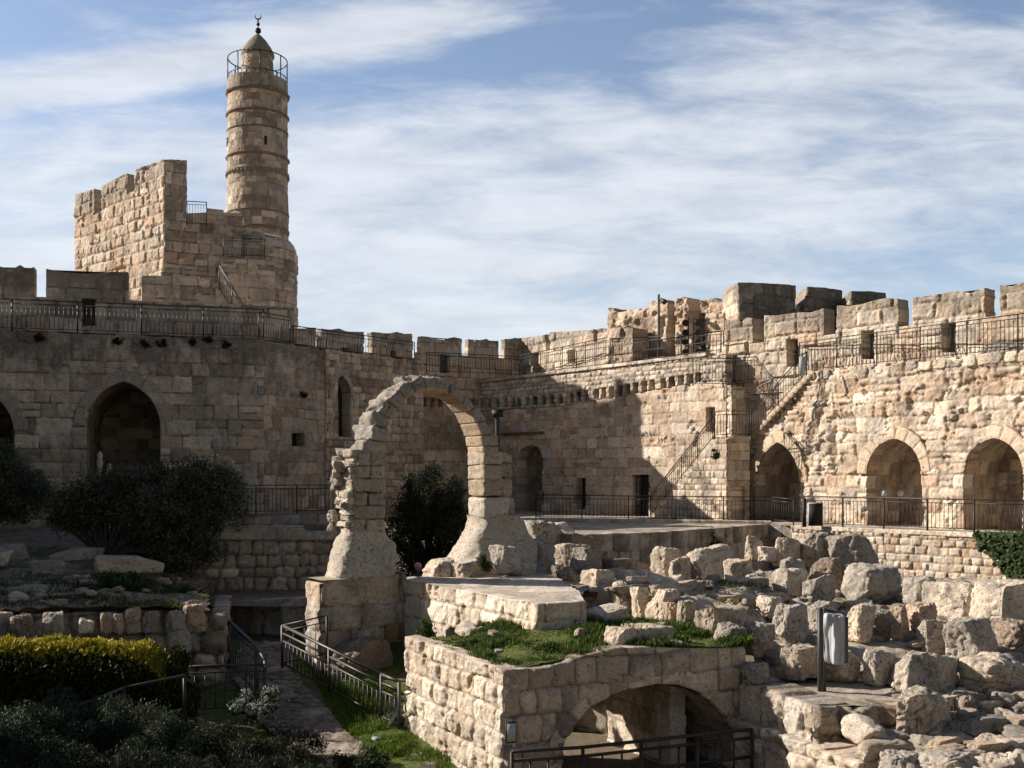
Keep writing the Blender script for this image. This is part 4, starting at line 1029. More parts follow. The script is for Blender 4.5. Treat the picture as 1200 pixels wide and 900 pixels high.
# curved dark wall edge of the middle terrace
t = thing('retaining_wall', 'curved retaining wall of dark upright blocks with bright top, behind the boulders', 'wall', PT(775, 31.5, -4.5))
pts = [(610, 29.8), (700, 30.4), (775, 31.5), (850, 34.2), (900, 36.6)]
S_CV = Style(h=(.68, .72), w=(.3, .62), joint=.025, bulge=.03, edge=.05, rough=.02, off=.025, wob=.02, pal=((GREY, 3), ((.42, .35, .27), 2), (DKG, .7)), mortar=(.13, .11, .09), stain=.4, seed=147)
for (p0, d0), (p1, d1) in zip(pts[:-1], pts[1:]):
    pl = Plane(p0, d0, p1, d1)
    panel('wall_face', pl, [(-.01, -4.8), (pl.L + .01, -4.8), (pl.L + .01, ZTR + .02), (-.01, ZTR + .02)], [], S_CV, t, T=.4, res=.04)
pl = Plane(900, 36.6, 932, 35.9)
panel('wall_face', pl, [(0, -4.8), (pl.L, -4.8), (pl.L, ZTR + .0), (0, ZTR + .0)], [], S_CV, t, T=.4, res=.05)
t = thing('low_wall', 'low sunlit kerb wall along the middle terrace edge below the railing', 'wall', PT(700, 38.3, ZTR))
pl = Plane(630, 38.4, 905, 37.0)
panel('wall_face', pl, [(0, ZTR - .02), (pl.L, ZTR - .02), (pl.L, ZTR + .1), (0, ZTR + .16)], [], Style(h=(3, 4), w=(.5, 1.1), joint=.02, bulge=.03, pal=((PALE, 1), (BUFF, 1)), seed=149), t, T=.4)

# left terrace and its wall
sheet('left_terrace', [PT(-190, 34.6, -1.35), PT(300, 35.0, -1.35), PT(420, 36.5, -1.35), PT(500, 45, -1.35), PT(500, 50, -1.35), PT(-190, 50, -1.35)], STONE, None, (.3, .26, .21), 'structure')
t = thing('terrace_wall', 'dark low terrace wall under the left railing behind the olive trees', 'wall', PT(200, 34.8, -4.8))
pl = Plane(-190, 34.5, 420, 35.4)
panel('wall_face', pl, [(0, -4.8), (pl.L, -4.8), (pl.L, -1.36), (0, -1.36)], [], S_NICHE, t, T=.3, res=.07)
LR = Plane(215, 26.4, 398, 27.4)
t = thing('retaining_wall', 'rubble wall with smooth grey coping to the left of the ruined arch', 'wall', tuple(LR.W(2, -4.8)))
S_LR = Style(h=(.24, .36), w=(.2, .5), joint=.045, bulge=.06, edge=.08, rough=.03, off=.04, wob=.05, pal=((BROWN, 2), ((.4, .32, .24), 3), (GREY, 2), (PALE, .5)), mortar=(.12, .095, .07), stain=.35, seed=151)
panel('wall_face', LR, [(-.3, -4.8), (LR.L, -4.8), (LR.L, LR.uv(390, 632)[1]), (LR.uv(330, 0)[0], LR.uv(330, 629)[1]), (-.3, LR.uv(230, 632)[1])], [], S_LR, t, T=.4, res=.035)
panel('coping', LR, poly_uv(LR, [(212, 632), (398, 633), (398, 623), (360, 624), (355, 618), (300, 617), (215, 621)]), [], Style(h=(5, 6), w=(.9, 1.6), joint=.012, bulge=.01, rough=.015, pal=(((.42, .37, .32), 1),), stain=.15, seed=153), t, T=.7, res=.04, hfun=lambda u, v: 0 * u + .07)
top_cap('coping_top', LR, -.3, LR.uv(358, 0)[0], LR.uv(300, 618)[1], .8, t, c=(.42, .37, .32))
LB = Plane(255, 25.0, 392, 23.6)
t = thing('block_wall', 'wall of big dark squared blocks between the railings and the ruined arch', 'wall', tuple(LB.W(1, -4.8)))
panel('wall_face', LB, [(-.2, -4.85), (LB.L, -4.85), (LB.L, LB.uv(385, 700)[1]), (LB.uv(340, 0)[0], LB.uv(340, 701)[1]), (LB.uv(300, 0)[0], LB.uv(300, 704)[1]), (-.2, LB.uv(262, 706)[1])], [], Style(h=(.55, .62), w=(.6, 1.1), joint=.035, bulge=.06, edge=.1, rough=.03, off=.06, wob=.04, pal=((GREY, 2), ((.3, .25, .2), 2), (DKG, 1)), mortar=(.08, .07, .05), stain=.4, seed=157), t, T=.5, res=.035)
sheet('ledge_ground', [(-8.5, 24.0, -2.95), tuple(LB.W(0, -2.97, -.1)), tuple(LB.W(LB.L, -2.97, -.1)), (-3.6, 28, -2.95), (-9, 28, -2.95)], SOIL, None, (.2, .16, .11), 'structure')

# left mound
MW = Plane(-130, 19.2, 262, 20.6)
t = thing('rubble_wall', 'shaded rubble wall of rounded field stones behind the clipped hedge', 'wall', tuple(MW.W(5, -4.8)))
panel('wall_face', MW, [(0, -4.85), (MW.L, -4.85), (MW.L, MW.uv(262, 722)[1]), (MW.uv(180, 0)[0], MW.uv(180, 715)[1]), (0, MW.uv(0, 722)[1])], [], Style(h=(.26, .42), w=(.25, .5), joint=.07, bulge=.12, edge=.14, rough=.03, off=.06, wob=.06, pal=((GREY, 2), (BROWN, 2), ((.42, .33, .24), 2), (PALE, .4)), mortar=(.07, .06, .045), stain=.3, seed=161), t, T=.4, res=.035)
M2 = Plane(262, 20.6, 268, 25.0)
panel('wall_end', M2, [(0, -4.85), (M2.L, -4.85), (M2.L, -2.85), (0, MW.uv(262, 722)[1])], [], S_LR, t, T=.3, res=.05)
def moundcol(x, y, z): return soilcol(x, y, z, .75, (.24, .195, .145))
mctrl = []
for px, py, D in ((-100, 715, 19.3), (0, 716, 19.3), (100, 712, 19.8), (180, 708, 20.2), (255, 716, 20.7), (0, 700, 21), (100, 695, 21.3), (200, 698, 21.8), (255, 706, 23), (0, 676, 23), (100, 678, 23.2), (180, 680, 23.5), (230, 700, 25), (0, 655, 25.5), (100, 655, 25.5), (180, 668, 26), (-60, 640, 27), (60, 640, 27.5), (0, 622, 31), (150, 622, 31), (250, 622, 33), (-100, 620, 33)):
    mctrl.append(tuple(P(px, py, D)))
_, zmound = field('left_mound_ground', -22, -4.6, 19.3, 34.7, .09, mctrl, lambda x, y: (y > 19.4 + (x + 11) * .16) & ((x < -5.88 - (y - 20.6) * .28) | (y > 27.2)) & ((x < -6.6) | (y < 26) | (y > 27.6)), moundcol, None, .07, rockamp=.05)
# raised bed under the shrubs
bctrl = [(-12, 9, -4.0), (-8, 12, -3.9), (-5, 12, -3.9), (-3, 12, -4.2), (-1, 12, -4.75), (-12, 18, -3.9), (-8, 18, -3.95), (-6, 18.5, -4.2), (-5, 19, -4.42), (-4.2, 17.5, -4.7), (-3.3, 15, -4.95), (-10, 19.3, -3.9)]
field('planting_bed_ground', -16, -1.2, 8, 19.6, .1, bctrl, None, lambda x, y, z: soilcol(x, y, z, .9, (.10, .08, .055)), None, .08)

# =================================================================== freestanding ruined arch
AP = Plane(430, 21.8, 600, 23.6)
def aw(px, py, h=0.0): return AP.W(*AP.uv(px, py), h)
t = thing('ruined_arch', 'freestanding weathered stone arch on two flared feet in the middle of the courtyard', 'arch', tuple(P(500, 678, 22.5)))
TH = .78
def cblock(px0, px1, y0, y1, seed, T0=0.0, T1=TH, amp=.035, k=9, col=GREY, n=14, jit=0):
    """one squared weathered block between front-plane pixels, thickness T0..T1 back"""
    a = AP.uv(px0, y1); b = AP.uv(px1, y0); v, f = cubegrid(n)
    q = v / (np.abs(v) ** k).sum(1)[:, None] ** (1 / k)
    hu = (b[0] - a[0]) / 2; hv = (b[1] - a[1]) / 2; hd = (T1 - T0) / 2
    p = q * np.array([hu, hv, hd]); fr = 3.2
    nn_ = q / np.linalg.norm(q, axis=1)[:, None]
    s = (fbm(p[:, 0] * fr + seed, p[:, 1] * fr, p[:, 2] * fr, 4, seed, .6) - .5)
    s = s + (.1 - np.abs(fbm(p[:, 0] * 4 + seed, p[:, 1] * 4, p[:, 2] * 4, 3, seed + 8, .6) - .5)) * .6
    p = p + nn_ * (s * amp * 3.4)[:, None]
    u = (a[0] + b[0]) / 2 + p[:, 0]; w = (a[1] + b[1]) / 2 + p[:, 1]; dpt = (T0 + T1) / 2 - p[:, 2]
    W_ = np.stack([AP.a[0] + u * AP.d[0] - dpt * AP.n[0], AP.a[1] + u * AP.d[1] - dpt * AP.n[1], w], 1)
    rg = np.random.RandomState(seed); cc = np.array(col) * rg.uniform(.8, 1.15)
    c = cc[None] * (.75 + .5 * fbm(p[:, 0] * 4, p[:, 1] * 4, p[:, 2] * 4, 3, seed + 2))[:, None]
    return W_, f, c
ACOL = [(.36, .31, .25), (.42, .35, .27), (.46, .38, .29), (.40, .31, .22)]
pier = Acc(); rg = random.Random(7)
rows = [(530, 546, 420), (546, 561, 416), (561, 577, 413), (577, 593, 415), (593, 608, 414), (608, 625, 414)]
for i, (y0, y1, xl) in enumerate(rows):
    sp = rg.uniform(.4, .62); xm = xl + (451 - xl) * sp
    if i == 2 or i == 4: pier.add(*cblock(xl, 451.5, y0, y1, 400 + i, 0, TH, col=ACOL[i % 4]))
    else:
        pier.add(*cblock(xl, xm, y0, y1, 400 + i, 0, TH * rg.uniform(.9, 1.05), col=ACOL[i % 4])); pier.add(*cblock(xm, 451.5, y0, y1, 420 + i, .0, TH, col=ACOL[(i + 1) % 4]))
# ragged core at the back left
for i in range(14):
    y = 527 + i * 7.0; xl = 411 - (y - 528) * .03 + rg.uniform(-2.5, 3) + (5 if i < 2 else 0)
    pier.add(*cblock(xl, xl + 16, y, y + 7.4, 470 + i, .06, TH * rg.uniform(.8, 1.0), col=(.52, .45, .36), k=7, amp=.05, n=12))
for i in range(12):
    y = 530 + i * 8 + rg.uniform(-2, 2); x = 411 + rg.uniform(-5, 4) - (y - 528) * .04 + (4 if y < 540 else 0)
    s = rg.uniform(.1, .24); q, f, c = rock_arr((s * 1.3, s * 1.3, s), 440 + i, 7, 6, .07, 9, (.5, .43, .34)); pier.add(q @ rotm(rg.uniform(0, 3)).T + aw(x, y, -rg.uniform(.15, TH)), f, c)
pier.build('left_pier', ROCK, t)
# arch ring of wedge blocks
inn = [(452, 533), (457, 500), (465, 482), (479, 466), (499, 455.5), (519, 458), (537, 467), (553, 484), (563, 505), (567, 530)]
outr = [(417, 531), (431, 508), (438, 482), (450, 463), (473, 446), (500, 437.5), (526, 442), (548, 460), (567, 486), (586, 512), (589, 532)]
def pl_res(pts, n):
    uv = np.array(poly_uv(AP, pts)); s = np.concatenate([[0], np.cumsum(np.linalg.norm(np.diff(uv, axis=0), axis=1))]); tt = np.linspace(0, s[-1], n)
    return np.stack([np.interp(tt, s, uv[:, 0]), np.interp(tt, s, uv[:, 1])], 1)
NI = 121; Ii = pl_res(inn, NI); Oo = pl_res(outr, NI)
ringm = Acc(); cuts = [0]; 
while cuts[-1] < 120: cuts.append(min(120, cuts[-1] + rg.choice([7, 8, 9, 10, 11])))
for bi_, (a, b) in enumerate(zip(cuts[:-1], cuts[1:])):
    v, f = cubegrid(14); q = v / (np.abs(v) ** 10).sum(1)[:, None] ** .1
    s = (a + b) / 2 + q[:, 0] * (b - a) / 2; r = (q[:, 1] + 1) / 2
    lf = 1.0 if s.mean() < 62 else .6
    r = r * rg.uniform(.78, 1.04)
    I2 = np.stack([np.interp(s, range(NI), Ii[:, k]) for k in (0, 1)], 1); O2 = np.stack([np.interp(s, range(NI), Oo[:, k]) for k in (0, 1)], 1)
    uv = I2 + (O2 - I2) * r[:, None]
    sd_ = 500 + bi_; dpt = TH / 2 - q[:, 2] * TH / 2 * rg.uniform(.93, 1.04) + rg.uniform(-.03, .03)
    p3 = np.stack([uv[:, 0], uv[:, 1], dpt], 1)
    nz = (fbm(p3[:, 0] * 3, p3[:, 1] * 3, p3[:, 2] * 3, 4, sd_, .6) - .5) * (.22 * lf)
    uv = uv + (O2 - I2) / np.linalg.norm(O2 - I2, axis=1)[:, None] * (nz * 1.5 * (r > .5))[:, None] + (O2 - I2) * (nz * (r < .2) * .25)[:, None]
    dpt = dpt - nz * np.sign(q[:, 2]) * .6
    W_ = np.stack([AP.a[0] + uv[:, 0] * AP.d[0] - dpt * AP.n[0], AP.a[1] + uv[:, 0] * AP.d[1] - dpt * AP.n[1], uv[:, 1]], 1)
    cb = np.array(rg.choice([(.36, .32, .27), (.40, .34, .27), (.33, .30, .26)] if (a + b) / 2 < 100 else [(.42, .35, .27), (.38, .33, .26)])) * rg.uniform(.85, 1.1)
    c = cb[None] * (.75 + .5 * fbm(p3[:, 0] * 4, p3[:, 1] * 4, p3[:, 2] * 4, 3, sd_ + 1))[:, None]
    und = (r < .12)[:, None]; c = np.where(und, np.array((.48, .37, .25))[None] * (.8 + .4 * rg.random()), c)
    ringm.add(W_, f, c)
ringm.build('voussoir_ring', ROCK, t)
pr = Acc()
rows = [(529, 545, 589), (545, 562, 589), (562, 582, 590), (582, 608, 598)]
for i, (y0, y1, xr) in enumerate(rows):
    pr.add(*cblock(567, xr, y0, y1, 460 + i, 0, TH, col=ACOL[(i + 1) % 4] if i != 3 else (.5, .44, .36)))
for i, (y0, y1, x0, x1) in enumerate(((532, 542, 588, 606), (542, 560, 589, 606), (560, 583, 590, 606), (583, 606, 598, 609))):
    pr.add(*cblock(x0, x1, y0, y1, 480 + i, .18, TH + .35, col=(.40, .34, .27)))
pr.build('right_pier', ROCK, t)
def loft(name, prof, parent, st_col, amp=.05, n=44, nz=40, pw=4.0, seed=1):
    """prof: list of (py, pxL, pxR, extraBack) going down"""
    ys = np.linspace(prof[0][0], prof[-1][0], nz); pv = np.array(prof, float); th = np.linspace(0, 2 * np.pi, n, endpoint=False)
    v = []
    for y in ys:
        l = np.interp(y, pv[:, 0], pv[:, 1]); r = np.interp(y, pv[:, 0], pv[:, 2]); ef = np.interp(y, pv[:, 0], pv[:, 3]); eb = np.interp(y, pv[:, 0], pv[:, 4])
        a = AP.uv(l, y); b = AP.uv(r, y); cu_ = (a[0] + b[0]) / 2; hu = (b[0] - a[0]) / 2; z = (a[1] + b[1]) / 2
        cs = np.sign(np.cos(th)) * np.abs(np.cos(th)) ** (2 / pw); sn = np.sign(np.sin(th)) * np.abs(np.sin(th)) ** (2 / pw)
        u = cu_ + hu * cs; d0 = -ef; d1 = TH + eb; dpt = (d0 + d1) / 2 - sn * (d1 - d0) / 2
        nzv = (fbm(u * 2.5, z * 2.5 + 0 * u, dpt * 2.5, 4, seed, .6) - .5) * amp * 3
        u = u + cs * nzv; dpt = dpt - sn * nzv
        v.append(np.stack([AP.a[0] + u * AP.d[0] - dpt * AP.n[0], AP.a[1] + u * AP.d[1] - dpt * AP.n[1], z + 0 * u], 1))
    v = np.concatenate(v); i = np.arange(n); j = (i + 1) % n
    f = np.concatenate([np.stack([k * n + j, k * n + i, (k + 1) * n + i, (k + 1) * n + j], 1) for k in range(nz - 1)])
    top = v[:n].mean(0); v = np.concatenate([v, [top]]); f3 = np.stack([j, i, np.full(n, len(v) - 1)], 1)
    c = np.array(st_col)[None] * (.75 + .5 * fbm(v[:, 0] * 2, v[:, 1] * 2, v[:, 2] * 2, 4, seed + 3))[:, None]
    return mk(name, v, [f, f3], c, ROCK, parent, sm=False)
loft('left_foot', [(621, 411, 451, 0, 0), (628, 408, 455, .02, .03), (640, 404, 465, .06, .06), (655, 400, 467, .10, .10), (678, 395, 465, .12, .15)], t, (.50, .44, .36), .06, seed=3, pw=5, n=64)
loft('right_foot', [(604, 568, 610, 0, .1), (612, 567, 619, .03, .15), (632, 559, 627, .1, .25), (650, 550, 632, .2, .4), (664, 538, 632, .3, .6), (680, 532, 630, .3, .6)], t, (.48, .42, .34), .075, seed=4, pw=4, n=64)
# foundation under the left foot
tf = thing('arch_foundation', 'squared block foundation carrying the left foot of the ruined arch', 'foundation', tuple(P(425, 790, 22)))
AF = AP.back(-.1)
S_FD = Style(h=(.46, .6), w=(.5, .95), joint=.025, bulge=.045, edge=.07, rough=.03, off=.04, wob=.03, pal=((GREY, 1.5), ((.46, .38, .3), 3), (HONEY, 1.3)), mortar=(.13, .1, .08), stain=.3, pits=.05, seed=167)
panel('foundation_face', AF, poly_uv(AF, [(375, 830), (449, 830), (450, 733), (475, 730), (475, 671), (452, 675), (386, 680), (376, 690)]), [], S_FD, tf, T=.5, res=.03)
u_, D_ = AF.uD(475)
pf = Plane.__new__(Plane); pf.a = AF.W(u_, 0)[:2] ; pf.d = -AF.n; pf.L = 1.5; pf.n = AF.d
AFt = [AF.W(AF.uv(375, 0)[0], AF.uv(430, 677)[1], .05), AF.W(AF.uv(475, 0)[0], AF.uv(430, 677)[1], .05), AF.W(AF.uv(475, 0)[0], AF.uv(430, 677)[1], -.7), AF.W(AF.uv(375, 0)[0], AF.uv(430, 677)[1], -.7)]
sheet('foundation_top', AFt, STONE, tf, (.4, .34, .27))
AL = Plane.__new__(Plane); a_ = AF.W(AF.uv(375, 0)[0], 0)[:2]; AL.a = a_ - AF.n * .7; AL.d = AF.n; AL.L = .7; AL.n = -AF.d
panel('foundation_side', AL, [(0, -4.85), (.7, -4.85), (.7, AF.uv(380, 684)[1]), (0, AF.uv(380, 684)[1])], [], S_FD, tf, T=.1, res=.04)

# =================================================================== slab platform (behind the grass)
SP = Plane(475, 22.0, 629, 18.0)
ZS = SP.uv(475, 680)[1]
t = thing('stone_platform', 'long low ashlar platform with a pale smooth top between the arch and the grass', 'platform', tuple(SP.W(2.5, -2.9)))
S_SP = Style(h=(.42, .5), w=(.35, .75), joint=.02, bulge=.03, edge=.05, rough=.022, off=.02, wob=.02, pal=((PALE, 4), (BUFF, 2), (HONEY, .8)), mortar=(.22, .17, .12), stain=.18, pits=.04, rf=4, seed=173)
ucut = SP.uv(525, 0)[0]
panel('front_face', SP, [(0, -4.85), (ucut, -4.85), (ucut, -2.96), (SP.L, -2.96), (SP.L, ZS), (0, ZS)], [], S_SP, t, T=.3, res=.025)
SE = Plane.__new__(Plane); c0 = SP.W(SP.L, 0)[:2]; 
e2 = np.array([1.27, 18.2]); SE.set(c0, e2)
panel('end_face', SE, [(0, -3.0), (SE.L, -3.0), (SE.L, ZS + .02), (0, ZS)], [], S_SP, t, T=.3, res=.025)
SL = Plane.__new__(Plane); SL.set(SP.W(0, 0)[:2] + np.array([.9, 1.5]), SP.W(0, 0)[:2]); 
def spcol(x, y, z):
    h, c = blocks(x, y, Style(h=(.7, .9), w=(.6, 1.2), joint=.02, bulge=.0, pal=((PALE, 1), ((.52, .44, .35), 2)), mortar=(.3, .25, .19), wob=.04, stain=.25, seed=177)); return c
polyS = [tuple(SP.W(0, 0)[:2]), tuple(SP.W(SP.L, 0)[:2]), (1.27, 18.2), (1.25, 19.8), (1.0, 22.0), (.5, 24.6), (-1.0, 25.5)]
field('platform_top_ground', -2.6, 3.2, 17.3, 25.6, .045, [(0, 20, ZS), (1, 22, ZS + .02)], lambda x, y: inside(x, y, polyS), spcol, STONE, amp=.025)
SEh = None

# =================================================================== grass topped bridge
t = thing('bridge', 'grass topped stone bridge with a segmental arch over a dark passage in the foreground', 'bridge', tuple(P(590, 900, 15.5)))
BF = Plane(590, 15.5, 872, 17.4)
BFt = [(590, 786), (600, 785.5), (622, 784), (645, 782), (662, 777), (680, 771), (700, 765), (722, 760.5), (760, 758.5), (800, 759.5), (850, 759), (873, 757)]
hole_px = [(656, 960), (658, 885), (660, 871), (673, 849), (687, 831), (711, 816), (735, 807), (767, 801), (793, 802), (815, 809), (833, 821), (847, 836), (863, 857), (869, 887), (869, 960)]
hole = [(p[0], max(p[1], -5.0)) for p in poly_uv(BF, hole_px)]
hole[0] = (hole[0][0], -5.0); hole[-1] = (hole[-1][0], -5.0)
ufl = BF.uv(590, 0)[0]; ufr = BF.uv(873, 0)[0]
panel('front_face', BF, [(ufl, -4.95), (ufr, -4.95)] + poly_uv(BF, BFt[::-1]), [hole], S_BRF, t, T=.35, res=.022)
S_VB = Style(joint=.035, bulge=.05, edge=.06, rough=.035, off=.04, pal=((HONEY, 2), (BUFF, 3), (PALE, 1.5), ((.42, .32, .24), 1)), mortar=(.17, .135, .105), var=.14, seed=34)
ring('arch_ring', BF, [hole[0]] + hole[1:-1] + [hole[-1]], .26, S_VB, t, proud=.0, res=.02, vl=(.22, .42), T=.05)
reveal('vault', BF, hole, 2.6, Style(h=(.3, .4), w=(.3, .6), joint=.03, bulge=.03, edge=.05, rough=.03, off=.02, wob=.03, pal=((BUFF, 2), (HONEY, 2), (PALE, 1)), mortar=(.2, .16, .12), seed=181), t, res=.05, start=.1)
BL = Plane(475, 18.75, 590, 15.5)
panel('left_face', BL, [(0, -4.95), (BL.L, -4.95), (BL.L, BL.uv(590, 786)[1]), (BL.L * .6, BL.uv(557, 770)[1] - .03), (0, BL.uv(475, 746)[1])], [], S_BRL, t, T=.3, res=.022)
ZG = -2.93
PP = Plane(712, 19.4, 786, 17.5)
panel('passage_pier', PP, [(0, -4.95), (PP.L, -4.95), (PP.L, -3.02), (0, -3.02)], [], Style(h=(.35, .5), w=(.5, .9), joint=.02, bulge=.015, edge=.04, rough=.02, off=.01, wob=.02, pal=((PALE, 1), (BUFF, 1)), mortar=(.3, .24, .17), stain=.1, pits=.03, seed=44), t, T=.3, res=.03)
PQ = Plane(650, 20.6, 713, 19.75)
panel('passage_back', PQ, [(0, -4.95), (PQ.L, -4.95), (PQ.L, -3.02), (0, -3.02)], [], S_BIG, t, T=.2, res=.04)
# the inside flank of the passage, standing free beyond the vault
grpoly = [(-.15, 15.75), (-1.72, 18.65), (-1.45, 19.1), (-.45, 19.6), (.42, 18.0), (1.27, 18.2), (1.3, 19.8), (1.4, 21.3), (2.0, 20.8), (2.95, 19.5), (3.5, 18.8), (4.15, 18.2), (3.9, 17.35)]
def grcol(x, y, z):
    n2 = fbm(x * 8, y * 8, 0, 3, 43); return np.array((.10, .12, .025))[None] * (.5 + 1.0 * n2)[:, None]
_, zturf = field('bridge_turf_ground', -2, 4.2, 15.4, 21.6, .06, [(0, 15.9, -2.88), (-.6, 17, -2.9), (-1.6, 18.6, -2.93), (-1.2, 19.3, -2.93), (0.0, 18.8, -2.68), (.6, 17.9, -2.64), (1.25, 18.1, -2.62), (1.6, 19, -2.66), (1, 16.6, -2.80), (3.5, 17.5, -2.78), (2.0, 16.95, -2.74), (1.6, 20.6, -2.70), (2.2, 20, -2.70), (2.8, 19.2, -2.70), (3.8, 18.1, -2.74), (2.4, 18.2, -2.70), (.3, 17.2, -2.74)], lambda x, y: inside(x, y, grpoly), grcol, None, .05)
# back parapet stones on the bridge top edge are the tops of the faces themselves

# =================================================================== right ruins terrain
rct = []
for px, py, D in ((690, 676, 24), (700, 688, 22.0), (770, 682, 24.5), (860, 684, 25), (800, 700, 19.9), (860, 708, 19.6), (760, 697, 20.4), (720, 690, 21.3), (770, 684, 22.6), (860, 686, 22.4), (905, 706, 21.5), (1000, 716, 22.0), (1070, 716, 22.3), (900, 690, 25), (960, 690, 25), (620, 676, 24), (560, 674, 25),
                  (880, 752, 19.0), (940, 752, 19.3), (1000, 748, 19.8), (1060, 750, 19.6), (1120, 735, 20.5), (1200, 730, 20.5), (1100, 745, 19.5),
                  (900, 795, 17.3), (960, 797, 17.4), (1040, 797, 17.4), (890, 800, 16.6), (963, 812, 16.5), (1040, 816, 16.3), (900, 826, 15.8), (940, 830, 15.6),
                  (1110, 778, 18.2), (1190, 772, 18.6), (1110, 820, 16.5), (1190, 820, 16.7), (1060, 868, 15.2), (1130, 868, 14.9), (1200, 862, 15.2), (1000, 892, 14.4), (1100, 900, 13.6), (1200, 905, 13.2), (1050, 960, 12), (1250, 960, 12), (1300, 800, 17), (1300, 730, 21)):
    rct.append(tuple(P(px, py, D)))
def rkeep(x, y):
    k = np.ones(x.shape, bool)
    slab = (x < 2.7) & (y < 24.5) & (y > 0)
    k &= ~((x < 4.0) & (y < 17.6)); k &= ~((x < 1.3) & (y < 18.6)); k &= ~inside(x, y, grpoly); k &= ~inside(x, y, polyS)
    k &= (x > -1.6) & ~((x < 0) & (y < 24.5)); k &= ~((x < 4.9) & (y < 15.3))
    k &= y > 12.2
    k &= ~inside(x, y, [(2, 12), (2, 17.6), (6.1, 17.25), (5.7, 15.72), (4.9, 15.35), (4.7, 14.35), (4.7, 12)])
    return k
_, zruin = field('ruin_ground', -2, 13.5, 12, 28.5, .055, rct, rkeep, lambda x, y, z: soilcol(x, y, z, .5, (.46, .385, .30)), None, .11, rockamp=.06, power=4.0)

